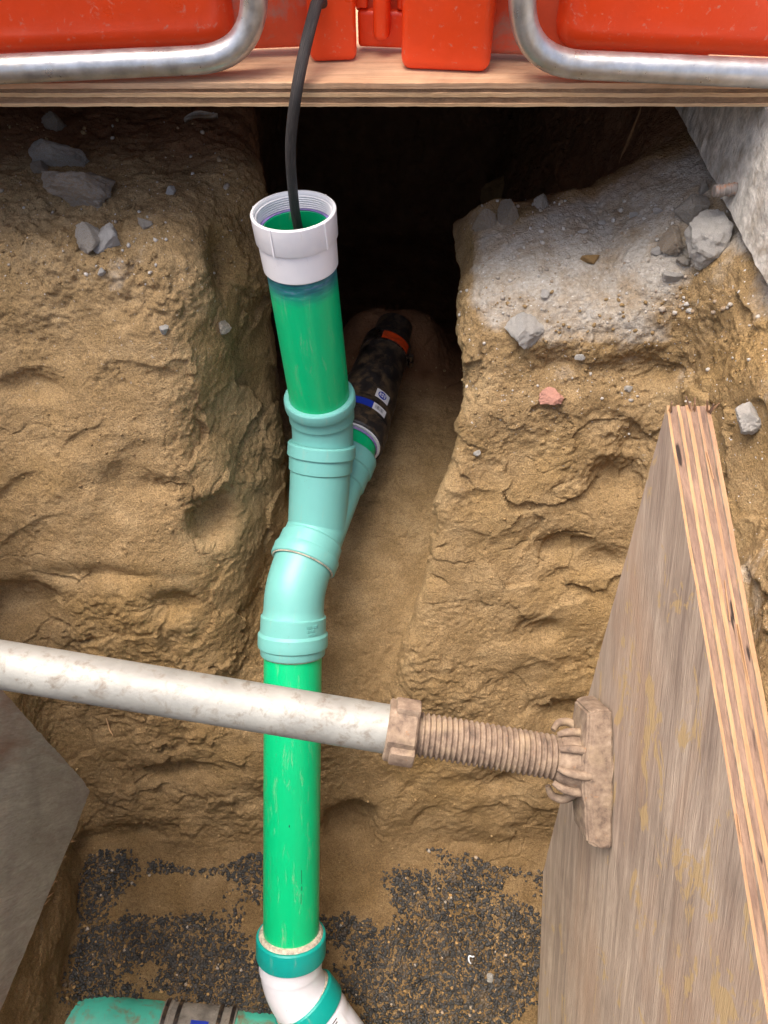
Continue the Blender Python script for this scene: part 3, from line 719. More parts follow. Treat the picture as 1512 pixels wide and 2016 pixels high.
# wye: straight run and the branch that carries the riser
run = (R0 - R1); rn = run.normalized(); rl = run.length
J = R1 + rn * 0.075
bd = (J - W0).normalized()
wye = sweep('wye', [R1, R0], [(-0.004, 0.050), (-0.004, 0.0610), (-0.002, 0.0628), (0.018, 0.0636), (0.021, 0.0625), (0.022, 0.0602), (0.046, 0.0592), (0.048, 0.0575), (0.050, 0.0560), (rl * 0.72, 0.0552), (rl * 0.72 + 0.002, 0.0585), (rl * 0.86, 0.0592), (rl * 0.86 + 0.002, 0.0625), (rl * 0.98, 0.0632), (rl, 0.0615), (rl, 0.0540)], M['teal'], lat, 80, dens=0.008, deg=24)
sweep('branch', [W0, J], [(0.0, 0.0540), (0.0, 0.0605), (0.002, 0.0625), (0.022, 0.0632), (0.0235, 0.0625), (0.0245, 0.0595), (0.050, 0.0588), (0.0515, 0.0575), (0.053, 0.0560), ((J - W0).length, 0.0555)], M['teal'], wye, 80, dens=0.008, deg=24)
sweep('glue_seam', [R1, R0], [(-0.005, 0.0560), (-0.0058, 0.0585), (-0.004, 0.0600)], M['glue'], wye, 80)
# lower bend
ld = (L1 - L0).normalized()
e2 = fillet([R1 + rn * 0.03, R1 - rn * 0.040, L0 - ld * 0.0 , L0 + ld * 0.085], 0.07, 18)
l2 = plen(e2); hb = l2 - 0.085
sweep('elbow', e2, [(0.0, 0.0550), (hb - 0.012, 0.0555), (hb - 0.004, 0.0575), (hb - 0.002, 0.0600), (hb + 0.026, 0.0606), (hb + 0.028, 0.0622), (hb + 0.031, 0.0645), (hb + 0.050, 0.0648), (hb + 0.054, 0.0640), (hb + 0.056, 0.0610), (hb + 0.060, 0.0602), (hb + 0.068, 0.0595), (hb + 0.070, 0.0585), (hb + 0.070, 0.0535)], M['teal'], lat, 80, dens=0.008, deg=24)
fe = path_frames([L0, L1])[0]; ae = ang_to(L0, fe, CAM); xe = ang_to(L0, fe, L0 + Vector((1, 0, 0)))
se = 1 if ((xe - ae + math.pi) % (2 * math.pi) - math.pi) > 0 else -1
for (k, (s0_, a0_, a1_)) in enumerate(((0.004, .42, .60), (0.004, .64, .82), (0.011, .42, .70), (0.018, .46, .80))):
    n_l = 5
    for q in range(n_l):
        aa = a0_ + (a1_ - a0_) * q / n_l
        cyl_patch('raised_mark', L0, fe, s0_, s0_ + 0.0045, ae + se * aa, ae + se * (aa + (a1_ - a0_) / n_l * 0.55), 0.0612, M['teal'], lat, 2, 1)
PL = L0 + ld * 0.05
sweep('sloping_pipe', [PL, L1 + ld * 0.03], [(0, 0.0535), ((L1 - PL).length + 0.03, 0.0535)], M['green'], lat, 80, dens=0.01)
for (s0_, s1_, a0_, w_) in ((0.465, 0.492, .34, .012), (0.497, 0.505, .35, .02), (0.375, 0.379, -.1, .03), (0.512, 0.532, .335, .012), (0.2, 0.206, .6, .012)):
    cyl_patch('scuff', L0, fe, s0_, s1_, ae + se * a0_, ae + se * (a0_ + w_), 0.0540, M['ink'], lat, 2, 1)
sweep('glue_seam', [L0, L1], [(0.0685, 0.0580), (0.0715, 0.0558), (0.0735, 0.0533)], M['glue'], lat, 80)
# white elbow with two teal gasket collars
X0 = L1 - ld * 0.022
X1 = P(571, 1935, 1.495); X2 = P(612, 1985, 1.505); xd = (P(735, 2150, 1.515) - X2).normalized()
ew = fillet([X0, X1, X2 + xd * 0.02], 0.05, 16); lw = plen(ew)
whe = sweep('white_elbow', ew, [(0.0, 0.0536), (0.002, 0.0600), (0.050, 0.0610), (0.068, 0.0612), (0.070, 0.0590), (lw * 0.78, 0.0585), (lw, 0.0585)], M['white'], lat, 80, dens=0.006)
sweep('gasket_collar', [X0, L1 + ld * 0.1], [(-0.004, 0.0540), (-0.004, 0.0650), (-0.001, 0.0670), (0.036, 0.0672), (0.039, 0.0660), (0.039, 0.0600)], M['collar'], whe, 80)
sweep('grit_ring', [X0, L1 + ld * 0.1], [(-0.0045, 0.0620), (-0.010, 0.0585), (-0.011, 0.0530)], M['glue'], whe, 80)
Y0 = X2 - xd * 0.028
sweep('gasket_collar', [Y0, Y0 + xd * 0.1], [(0.0, 0.0560), (0.0, 0.0655), (0.003, 0.0675), (0.036, 0.0680), (0.039, 0.0665), (0.039, 0.060)], M['collar'], whe, 80)
sweep('grit_ring', [Y0, Y0 + xd * 0.1], [(-0.001, 0.0625), (-0.005, 0.0605), (-0.006, 0.0560)], M['glue'], whe, 80)
wp = sweep('white_pipe', [Y0, Y0 + xd * 0.30], [(0.036, 0.0625), (0.040, 0.0630), (0.062, 0.0630), (0.066, 0.0612), (0.30, 0.0600)], M['white'], lat, 80, (False, True), dens=0.012)
fw = path_frames([Y0, Y0 + xd * 0.3])[0]
aw = ang_to(Y0, fw, CAM); xw = ang_to(Y0, fw, Y0 + Vector((1, 0, 0)))
sw = 1 if ((xw - aw + math.pi) % (2 * math.pi) - math.pi) > 0 else -1
lab = cyl_patch('label', Y0, fw, 0.046, 0.088, aw + sw * 0.10, aw + sw * 0.62, 0.0636, M['label_white'], wp)
for k in range(9): cyl_patch('barcode_bar', Y0, fw, 0.066, 0.084, aw + sw * (0.18 + 0.022 * k), aw + sw * (0.18 + 0.022 * k + RNG.choice((0.006, 0.011))), 0.0640, M['ink'], wp, 2, 1)
for k in range(3): cyl_patch('print_line', Y0, fw, 0.050 + 0.005 * k, 0.0518 + 0.005 * k, aw + sw * 0.16, aw + sw * (0.42 - 0.05 * k), 0.0640, M['ink'], wp, 4, 1)
# short green stub and black rubber coupling towards the house
cd = (C0 - R0).normalized(); cl = (C0 - R0).length
sweep('lateral_stub', [R0 - rn * 0.02, R0 + cd * 0.08], [(0, 0.0535), (0.10, 0.0535)], M['green'], lat, 64, dens=0.01)
K0 = R0 + cd * 0.030; kl = cl - 0.03 + 0.02
cp = sweep('rubber_coupling', [K0, C0 + cd * 0.06], [(0.0, 0.0540), (0.0, 0.0640), (0.004, 0.0665), (0.040, 0.0668), (0.044, 0.0645), (0.075, 0.0640), (0.078, 0.0625), (0.128, 0.0620), (0.150, 0.0590), (0.175, 0.0560), (kl - 0.055, 0.0525), (kl - 0.05, 0.0540), (kl - 0.004, 0.0540), (kl, 0.0525), (kl, 0.040)], M['rubber'], lat, 72, dens=0.008, deg=28)
sweep('purple_ring', [K0, C0], [(-0.003, 0.0545), (-0.0035, 0.0575), (-0.003, 0.0600), (0.0005, 0.0610)], M['label_white'], cp, 72)
sweep('primer_ring', [K0, C0], [(-0.008, 0.0541), (-0.0034, 0.0556)], M['purple'], cp, 72)
fc = path_frames([K0, C0])[0]
ac = ang_to(K0, fc, CAM); xc = ang_to(K0, fc, K0 + Vector((1, 0, 0)))
sc_ = 1 if ((xc - ac + math.pi) % (2 * math.pi) - math.pi) > 0 else -1
def cpp(nm, s0, s1, a0, a1, r, mk, n=10): return cyl_patch(nm, K0, fc, s0, s1, ac + sc_ * a0, ac + sc_ * a1, r, M[mk], cp, n, 1)
for (s0, r) in ((0.048, 0.0652), (0.084, 0.0626)): sweep('clamp_band', [K0, C0], [(s0, r - 0.002), (s0, r), (s0 + 0.020, r - 0.0003), (s0 + 0.020, r - 0.002)], M['rubber'], cp, 72)
cpp('label', 0.050, 0.067, -0.45, 0.22, 0.0660, 'label_blue'); cpp('label', 0.050, 0.067, 0.22, 0.75, 0.0660, 'label_white')
for k in range(10): cpp('barcode_bar', 0.0545, 0.0635, 0.30 + 0.033 * k, 0.30 + 0.033 * k + RNG.choice((0.008, 0.016)), 0.0664, 'ink', 2)
cpp('label', 0.086, 0.108, 0.18, 0.72, 0.0636, 'label_white')
ov = []
for k in range(28):
    a_ = 2 * math.pi * k / 28; ov.append(on_cyl(K0, fc, 0.097 + 0.0085 * math.sin(a_), ac + sc_ * (0.42 + 0.16 * math.cos(a_)), 0.0641))
o_ = mesh_obj('logo_oval', ov + [p + (p - K0).normalized() * -0.0008 for p in ov], [tuple(range(28)), tuple(range(28, 56))[::-1]] + [(i, (i + 1) % 28, 28 + (i + 1) % 28, 28 + i) for i in range(28)], M['label_blue'], cp)
for (aa, kind) in ((0.33, 'N'), (0.42, 'D'), (0.51, 'S')):
    for (s0, s1, a0, a1) in {'N': ((.0925, .1015, -.03, -.015), (.0925, .1015, .012, .027), (.0955, .0985, -.015, .012)), 'D': ((.0925, .1015, -.03, -.015), (.0925, .1015, .012, .027), (.0925, .0945, -.015, .012), (.0995, .1015, -.015, .012)), 'S': ((.0925, .0943, -.03, .027), (.0997, .1015, -.03, .027), (.0961, .0979, -.03, .027))}[kind]:
        cpp('logo_letter', s0, s1, aa + a0, aa + a1, 0.0646, 'label_white', 2)
sweep('clamp_band', [K0, C0 + cd * 0.06], [(kl - 0.046, 0.0528), (kl - 0.046, 0.0556), (kl - 0.015, 0.0556), (kl - 0.015, 0.0528)], M['clampband'], cp, 72)
cpp('label', kl - 0.042, kl - 0.019, -0.35, 0.9, 0.0562, 'label_red')
hp = [on_cyl(K0, fc, kl - 0.031, ac + sc_ * 1.15, 0.060), on_cyl(K0, fc, kl - 0.031, ac + sc_ * 1.62, 0.062)]
hp.append(hp[1] + (hp[1] - hp[0]) * 0.5)
sweep('clamp_screw', hp, [(0, 0.004), (0, 0.006), (0.01, 0.006), (0.01, 0.0032), (0.018, 0.0032), (0.018, 0.0065), (0.032, 0.0065)], M['clampband'], cp, 14, (True, True))
sweep('house_pipe', [C0 + cd * -0.02, C0 + cd * 0.10, C0 + cd * 0.42 + Vector((0, 0, 0.01))], [(0, 0.042), (0.10, 0.042)], M['rubber'], lat, 40, dens=0.02)

# ------------------------------------------------------------------ sewer main at the bottom left with a repair sleeve
A = P(120, 2020, 1.60); B = P(640, 2075, 1.60); md = (B - A).normalized(); ml = (B - A).length
A = A - md * 0.06
mn = thing('sewer_main', tuple(A.lerp(B, 0.5)), 'dusty turquoise sewer pipe half buried in gravel at the bottom left', 'pipe')
sweep('pipe', [A, B + md * 0.5], [(0, 0.066), (ml + 0.5, 0.066)], M['main'], mn, 72, (True, True), dens=0.012)
def ms(u): return (on_line(u) - A).dot(md)
def on_line(u):
    best = None
    for k in range(200):
        q = A + md * (ml * k / 199 + 0.0); d = q - CAM; uu = 756 + FPX * d.x / depth(q)
        if best is None or abs(uu - u) < best[0]: best = (abs(uu - u), q)
    return best[1]
s0, s1 = ms(318), ms(462)
sv = sweep('repair_sleeve', [A, B], [(s0, 0.0668), (s0 + 0.001, 0.0715), (s0 + 0.018, 0.0720), (s0 + 0.022, 0.0695), (s1 - 0.022, 0.0695), (s1 - 0.018, 0.0720), (s1 - 0.001, 0.0715), (s1, 0.0668)], M['sleeve'], mn, 72)
for q in (s0 + 0.008, s0 + 0.034, s1 - 0.034, s1 - 0.008): sweep('clamp_band', [A, B], [(q - 0.004, 0.069), (q - 0.004, 0.0738), (q + 0.004, 0.0738), (q + 0.004, 0.069)], M['rubber'], sv, 72)
fm_ = path_frames([A, B])[0]; am = ang_to(A.lerp(B, .5), fm_, CAM + Vector((0, 0.55, 0)))
cyl_patch('blue_sticker', A, fm_, ms(378), ms(412), am - 0.22, am + 0.22, 0.0702, M['label_blue'], sv)

# ------------------------------------------------------------------ shoring boards
BX = 0.24; BT = 0.037
def yz(u, v, x): p = on_x(u, v, x); return (p.y, p.z)
c1 = yz(1312, 798, BX); c2 = yz(1128, 1480, BX); c3 = yz(1074, 1690, BX); c4 = yz(1058, 2016, BX); cB = yz(1498, 1930, BX)
bdir = Vector(cB) - Vector(c1); cN = Vector(c1) + bdir * 1.9
poly = [c1, c2, (c3[0] + .004, c3[1] + .02), (c3[0] - 0.012, c3[1] - 0.03), c4, (c4[0] - 0.14, c4[1] - 0.02), (-0.33, c4[1] - 0.02), (cN.x, cN.y)]
rbd = thing('plywood_shoring_board', (BX, c4[0], c4[1]), 'weathered brown thick plywood board with splintered layered edge at the right, behind the jack foot', 'plywood board')
nl = 9; tt = BT / nl; tw = [.0026, .0058, .0030, .0046, .0036, .0056, .0027, .0050, .0038]
for i in range(nl):
    light = (i % 2 == 0)
    ins = 0.0 if light else 0.0013
    if i == 0: ins = 0.0008
    prism('veneer', poly, BX + sum(tw[:i]) + 0.0001, BX + sum(tw[:i + 1]) - 0.0001, lambda p, q, t: Vector((t, p, q)), [M['board_face'], M['board_light'] if light else M['board_dark']], rbd, 0.016, 0.0008 if light else 0.0010, 70 + i, ins)
def splinter(parent, a, b, w_, mt, n=5):
    d = (b - a); side = d.cross(Vector((1, 0.3, 0.2))).normalized(); V_ = []
    up_ = d.cross(side).normalized()
    for k in range(n + 1):
        c = a + d * (k / n) ; ww = w_ * (1 - 0.75 * k / n)
        V_ += [c + side * ww, c - side * ww, c - side * ww + up_ * w_ * 0.5, c + side * ww + up_ * w_ * 0.5]
    F_ = [(0, 1, 2, 3), tuple(range(4 * n, 4 * n + 4))[::-1]]
    for k in range(n):
        for j in range(4): F_.append((4 * k + j, 4 * k + 4 + j, 4 * k + 4 + (j + 1) % 4, 4 * k + (j + 1) % 4))
    o = mesh_obj('splinter', V_, F_, mt, parent); bm_ = bmesh.new(); bm_.from_mesh(o.data); bmesh.ops.recalc_face_normals(bm_, faces=bm_.faces[:]); bm_.to_mesh(o.data); bm_.free(); return o
tip = Vector((BX, c1[0], c1[1]))
for k in range(9):
    a_ = tip + Vector((0.001 + RNG.random() * BT, -0.004 - 0.004 * RNG.random(), -0.004)); b_ = a_ + Vector((RNG.uniform(-.010, .004), RNG.uniform(-.004, .008), RNG.uniform(.008, .020)))
    splinter(rbd, a_, b_, 0.0016, M['board_light'] if k % 3 else M['board_dark'])
bd2 = Vector((0, bdir.x, bdir.y))
for k in range(5):
    t_ = RNG.uniform(0.05, 0.95); a_ = tip + bd2 * t_ + Vector((RNG.random() * BT, 0, 0.0005)); d_ = bd2.normalized() * RNG.uniform(0.015, 0.05)
    splinter(rbd, a_, a_ + d_ + Vector((RNG.uniform(-.003, .003), 0, RNG.uniform(0.0, .004))), 0.0014, M['board_light'])

LX = -0.60
d1 = yz(0, 1355, LX); d2 = yz(163, 1535, LX); d3 = yz(177, 1557, LX); d4 = yz(150, 1630, LX); d5 = yz(0, 1990, LX)
tpv = Vector(d1) - Vector(d2); d0 = Vector(d2) + tpv * 2.3; bt_ = Vector(d5) - Vector(d4); d6 = Vector(d4) + bt_ * 1.8
polyl = [tuple(d0), d2, d3, d4, tuple(d6), (d6.x, d0.y)]
lbd = thing('plywood_shoring_board', (LX, d4[0], d4[1]), 'grey dusty plywood board with a clipped corner at the lower left', 'plywood board')
for i in range(5):
    prism('veneer', polyl, LX - (i + 1) * 0.0055 + 0.0001, LX - i * 0.0055 - 0.0001, lambda p, q, t: Vector((t, p, q)), [M['left_face'], M['left_face'] if i % 2 == 0 else M['board_dark']], lbd, 0.006, 0.0012, 90 + i, 0.0 if i % 2 == 0 else 0.0015)
for k in range(12):
    t_ = RNG.uniform(0.0, 0.5); q = Vector(d4).lerp(Vector(d5), t_); a_ = Vector((LX + 0.0005, q.x, q.y))
    splinter(lbd, a_, a_ + Vector((RNG.uniform(0.0, .008), RNG.uniform(-.002, .014), RNG.uniform(-.010, .004))), 0.0009, M['board_light'])

# ------------------------------------------------------------------ screw jack across the trench
JD = 0.83
Ja = P(0, 1309, JD); Jb = P(1148, 1505, JD); jd = (Jb - Ja).normalized()
Jl = Ja - jd * ((Ja.x - LX) / jd.x - 0.004)                        # on the left board
Jn = P(775, 1437, JD); Jf = P(1098, 1494, JD)
jack = thing('trench_screw_jack', tuple(Jl.lerp(Jf, .5)), 'galvanised tube brace with a rusty threaded screw spanning the trench', 'trench jack')
tl = (Jn - Jl).length
sweep('tube', [Jl + jd * 0.03, Jn], [(0, 0.0262), (tl - 0.03, 0.0262)], M['jacktube'], jack, 64, (True, True), dens=0.01)
# left foot (outside the picture)
sweep('foot_plate', [Jl, Jl + jd * 0.06], [(0, 0.05), (0.008, 0.05), (0.010, 0.034), (0.05, 0.029)], M['rust'], jack, 32, (True, True))
# nut with two lugs
fj = path_frames([Jl, Jf])[0]
def nut_ring(name, s0, s1, rfun, mat, parent, n=48, bev=0.002):
    V_ = []; prof_ = [(s0, -bev), (s0 + bev, 0), (s1 - bev, 0), (s1, -bev)]
    for (s, dr) in prof_:
        for k in range(n):
            a_ = 2 * math.pi * k / n; V_.append(Jn + fj[0] * s + (fj[1] * math.cos(a_) + fj[2] * math.sin(a_)) * (rfun(a_) + dr))
    F_ = [(i * n + k, i * n + (k + 1) % n, (i + 1) * n + (k + 1) % n, (i + 1) * n + k) for i in range(3) for k in range(n)]
    F_ += [tuple(range(n))[::-1], tuple(range(3 * n, 4 * n))]
    return auto_smooth(mesh_obj(name, V_, F_, mat, parent), 28)
ajc = ang_to(Jn, fj, CAM)
def hexr(a_):
    q = (a_ - ajc - 0.35) % (math.pi / 3) - math.pi / 6; return min(0.0335, 0.0300 / math.cos(q))
nut = nut_ring('nut', -0.008, 0.024, hexr, M['rust'], jack)
def nlug(a_c):
    fr3 = Matrix.Translation(Jn + fj[0] * 0.008)
    ra = fj[1] * math.cos(a_c) + fj[2] * math.sin(a_c); ta = fj[0].cross(ra)
    m3 = Matrix(((fj[0].x, ra.x, ta.x, 0), (fj[0].y, ra.y, ta.y, 0), (fj[0].z, ra.z, ta.z, 0), (0, 0, 0, 1)))
    return bevel_box('nut_lug', (-0.010, 0.020, -0.011), (0.017, 0.0375, 0.011), M['rust'], nut, 0.003, 2, fr3 @ m3)
nlug(ajc + 0.95); nlug(ajc + 0.95 + math.pi); nlug(ajc - 0.9)
# screw with helical thread
sl_ = (Jf - Jn).length; V_, F_ = [], []; pitch = 0.0060; per = 8; n = 48
rows = int((sl_ + 0.02) / pitch * per)
tooth = [0.0, 0.15, 0.8, 1.0, 1.0, 0.8, 0.15, 0.0]
for i in range(rows):
    s = i * pitch / per
    for k in range(n):
        a_ = 2 * math.pi * k / n; ph = (i / per - k / n) % 1.0; q = ph * 8; j_ = int(q) % 8; fr_ = q - int(q)
        h_ = tooth[j_] * (1 - fr_) + tooth[(j_ + 1) % 8] * fr_
        V_.append(Jn + fj[0] * (s + 0.02) + (fj[1] * math.cos(a_) + fj[2] * math.sin(a_)) * (0.0208 + 0.0032 * h_))
for i in range(rows - 1):
    for k in range(n): F_.append((i * n + k, i * n + (k + 1) % n, (i + 1) * n + (k + 1) % n, (i + 1) * n + k))
auto_smooth(mesh_obj('screw', V_, F_, M['rust'], jack), 50)
# foot casting: claws round a ball cup and a long channel-shaped plate against the board
e_long = Vector((0, ST, CT)); e_long = Vector((0, 0.79, 0.615)).normalized(); e_wid = Vector((1, 0, 0)).cross(e_long).normalized()
Jp = Jf + jd * ((BX - Jf.x) / jd.x)
FM = Matrix(((-1, 0, 0, Jp.x - 0.0012), (0, e_long.y, e_wid.y, Jp.y), (0, e_long.z, e_wid.z, Jp.z), (0, 0, 0, 1)))   # local: x out of board, y along, z across
foot = None
def foot_mesh():
    # side profile of the plate (along y, height x), extruded across with rounded rims
    yv = [-0.075, -0.071, -0.047, -0.030, -0.018, 0.018, 0.030, 0.045, 0.066, 0.070]
    hv = [0.017, 0.025, 0.027, 0.028, 0.031, 0.031, 0.028, 0.026, 0.024, 0.016]
    zv = [-0.032, -0.028, -0.026, 0.026, 0.028, 0.032]; zf = [0.80, 0.98, 1.0, 1.0, 0.98, 0.80]
    V_, F_ = [], []
    for i, yy in enumerate(yv):
        wdt = 1.0 if abs(yy) > 0.045 else 1.12
        for j, zz in enumerate(zv): V_.append(FM @ Vector((hv[i] * zf[j], yy, zz * wdt)))
    nb = len(V_)
    for i, yy in enumerate(yv):
        wdt = 1.0 if abs(yy) > 0.045 else 1.12
        for j, zz in enumerate(zv): V_.append(FM @ Vector((0.0, yy, zz * wdt)))
    nz2 = len(zv); ny2 = len(yv)
    for i in range(ny2 - 1):
        for j in range(nz2 - 1):
            q = (i * nz2 + j, (i + 1) * nz2 + j, (i + 1) * nz2 + j + 1, i * nz2 + j + 1); F_.append(q); F_.append(tuple(t + nb for t in q)[::-1])
    for i in range(ny2 - 1):
        for j in (0, nz2 - 1): F_.append((i * nz2 + j, (i + 1) * nz2 + j, (i + 1) * nz2 + j + nb, i * nz2 + j + nb))
    for j in range(nz2 - 1):
        for i in (0, ny2 - 1): F_.append((i * nz2 + j, i * nz2 + j + 1, i * nz2 + j + 1 + nb, i * nz2 + j + nb))
    o = mesh_obj('foot_plate', V_, F_, M['rust'], jack)
    bm_ = bmesh.new(); bm_.from_mesh(o.data); bmesh.ops.recalc_face_normals(bm_, faces=bm_.faces[:])
    bmesh.ops.bevel(bm_, geom=[e for e in bm_.edges if len(e.link_faces) == 2 and e.calc_face_angle(0) > 0.5], offset=0.002, segments=2, affect='EDGES', clamp_overlap=True)
    bm_.to_mesh(o.data); bm_.free(); return auto_smooth(o, 18)
foot = foot_mesh()
cupL = (Jp - Jf).length
sweep('cup', [Jf, Jp], [(-0.004, 0.0215), (0.0, 0.0255), (0.010, 0.0290), (0.022, 0.0300), (cupL - 0.002, 0.036)], M['rust'], foot, 48, (True, False), dens=0.004)
fcup = path_frames([Jf, Jp])[0]
for k in range(8):                  # claws folded over the ball
    a_ = ajc + 2 * math.pi * (k + 0.5) / 8; out = fcup[1] * math.cos(a_) + fcup[2] * math.sin(a_)
    base = Jf + fcup[0] * 0.030
    big = k in (2, 5)
    pts = [base + out * 0.031, base - fcup[0] * 0.014 + out * (0.044 if big else 0.0335), base - fcup[0] * 0.028 + out * (0.042 if big else 0.0305), base - fcup[0] * 0.035 + out * (0.032 if big else 0.0265)]
    pts = bez(pts, 5); sweep('claw', pts, [(0, 0.0052), (plen(pts) * 0.7, 0.0044), (plen(pts), 0.0030)], M['rust'], foot, 12, (True, True), dens=0.003)

# ------------------------------------------------------------------ black cable hanging into the cleanout
cpts = [Vector((-0.30, 1.30, 0.60)), Vector((-0.22, 1.165, 1.02)), Vector((-0.13, 1.06, 0.98)), Vector((-0.085, 1.055, 0.55)), P(640, -60, 0.945), P(625, 0, 0.945), P(603, 85, 0.952), P(584, 180, 0.968), P(572, 290, 1.03), P(578, 390, 1.11), P(588, 455, 1.165), P(597, 500, 1.21)]
cpts = bez(cpts, 10)
tag(sweep('cable', cpts, [(0, 0.0076), (plen(cpts) * 0.8, 0.0076), (plen(cpts), 0.0072)], M['cable'], None, 20, (True, True), dens=0.012, origin=tuple(T0)), 'black rubber cable hanging down into the white cleanout top', 'cable')

# ------------------------------------------------------------------ stones
def rock_mesh(name, mat, seed, flat=0.7, facet=0.35, sub=3):
    r = random.Random(seed); bm_ = bmesh.new(); bmesh.ops.create_icosphere(bm_, subdivisions=sub, radius=1)
    planes = [(Vector((r.gauss(0, 1), r.gauss(0, 1), r.gauss(0, 1))).normalized(), r.uniform(0.45, 0.8)) for _ in range(13)]
    of = Vector((r.random() * 50, r.random() * 50, r.random() * 50))
    for v in bm_.verts:
        p = v.co.copy()
        for n_, d_ in planes:
            q = p.dot(n_)
            if q > d_: p -= n_ * (q - d_) * 0.92
        p *= 1.12 + 0.10 * mnoise.noise(p * 2.2 + of) + 0.09 * mnoise.noise(p * 5 + of) + 0.07 * mnoise.noise(p * 11 + of) + 0.045 * mnoise.noise(p * 24 + of)
        v.co = Vector((p.x, p.y, p.z * flat))
    me_ = bpy.data.meshes.new(name); bm_.to_mesh(me_); bm_.free(); me_.materials.append(mat)
    return me_
def rock(u, v, wpx, hpx, mk, seed, label, cat='rock', name='rock', sink=0.42, flat=None, rot=None, sub=4):
    loc, nrm = hit(u, v + hpx * 0.25)
    if loc is None: return None
    d = depth(loc); rw = wpx * d / FPX / 2 * 1.25; rh = hpx * d / FPX / 2 * 1.25
    me_ = rock_mesh(name, M[mk], seed, 1.0, sub=sub); o = bpy.data.objects.new(name, me_); COL.objects.link(o)
    r = random.Random(seed)
    o.rotation_euler = (TH * 0 + math.radians(r.uniform(-15, 15)) + math.pi / 2 - TH, math.radians(r.uniform(-12, 12)) if rot is None else rot, 0)
    o.scale = (rw, rh, (rw + rh) * 0.5 * 0.9)
    o.location = loc + nrm * (min(rw, rh) * (1 - sink * 1.6))
    return tag(o, label, cat, 'stones and rubble on the soil ledges')
ROCKS = [
 (125, 308, 88, 50, 'rock', 1, 'flat grey rock leaning behind the big tan rock on the left ledge'),
 (165, 360, 118, 66, 'rock_tan', 2, 'largest tan grey rock on the left ledge'),
 (82, 328, 28, 30, 'rock_tan', 3, 'small stone left of the two big rocks on the left ledge'),
 (216, 468, 52, 44, 'rock_pale', 4, 'pale flat flake standing on the left ledge below the big rocks'),
 (185, 462, 52, 46, 'rock', 5, 'dusty grey lump left of the pale flake'),
 (104, 243, 46, 38, 'rock_tan', 6, 'shaded rock far back under the plywood at the left'),
 (335, 374, 20, 18, 'rock_pale', 7, 'small pale pebble on the dark end of the left ledge'),
 (288, 438, 24, 20, 'rock', 8, 'small grey pebble right of the pale flake'),
 (200, 530, 14, 14, 'rock_pale', 9, 'tiny white pebble in the crumbly soil below the pale flake'),
 (1403, 446, 78, 88, 'rock_pale', 10, 'large pale concrete lump beside the slab under the rebar stub'),
 (1360, 405, 58, 56, 'rock', 11, 'grey rock behind the large pale concrete lump'),
 (1386, 366, 20, 30, 'rock', 12, 'small upright grey stone just left of the rebar stub'),
 (1322, 470, 40, 46, 'rock_tan', 13, 'dusty stone left of the large pale concrete lump'),
 (1028, 642, 58, 58, 'rock_pale', 14, 'white grey stone set in the corner of the right soil block'),
 (1068, 398, 28, 32, 'rock', 15, 'grey pointed stone at the shaded back of the right ledge'),
 (1161, 508, 28, 22, 'clod', 16, 'brown pointed pebble in the middle of the grey dusty ledge'),
 (1481, 812, 46, 46, 'rock_pale', 17, 'white concrete crumb in the sand right of the splintered board'),
 (1320, 541, 36, 18, 'rock_pale', 18, 'flat white chip below the large pale concrete lump'),
 (1351, 511, 28, 20, 'rock', 19, 'rounded grey pebble just below the large pale concrete lump'),
 (1383, 512, 28, 22, 'rock', 20, 'rounded grey pebble near the slab, right of its twin'),
 (1072, 574, 14, 18, 'rock_pale', 21, 'small white stone on the brim of the right ledge'),
 (1296, 491, 20, 14, 'rock_pale', 22, 'small pale chip in the dust left of the concrete lump'),
 (1296, 414, 22, 13, 'rock_pale', 23, 'flat pale stone at the back of the right ledge'),
 (1246, 421, 18, 10, 'rock_pale', 24, 'thin pale stone in the middle of the ledge back'),
 (1186, 438, 16, 10, 'rock_pale', 25, 'small pale chip at the back middle of the right ledge'),
 (1147, 456, 16, 8, 'rock_pale', 26, 'thin pale chip left of the middle of the dusty ledge'),
 (985, 365, 44, 66, 'clod', 27, 'ochre soil clod standing on the brim beside the dark slot'),
 (957, 430, 40, 46, 'rock_tan', 28, 'dusty lump on the brim below the ochre clod'),
 (998, 420, 34, 50, 'rock_tan', 29, 'dusty lump at the corner of the right ledge'),
 (938, 888, 12, 10, 'rock_pale', 30, 'tiny white flake on the face of the right soil block'),
 (1084, 772, 34, 32, 'brick', 31, 'pink brick fragment set in the right soil face'),
 (966, 1918, 17, 15, 'rock_pale', 32, 'white pebble lying on the dark gravel'),
 (325, 640, 18, 20, 'rock_pale', 33, 'pale pebble in the left soil face beside the slot'),
 (1140, 700, 18, 12, 'rock_pale', 34, 'pale chip in the hollow of the right soil face'),
 (437, 638, 24, 26, 'rock', 35, 'grey stone in the shaded flank left of the green riser'),
 (1237, 762, 14, 14, 'rock_pale', 36, 'white crumb above the splintered board tip'),
]
for (u, v, a_, b_, mk, sd, lb_) in ROCKS: rock(u, v, a_, b_, mk, sd, lb_)
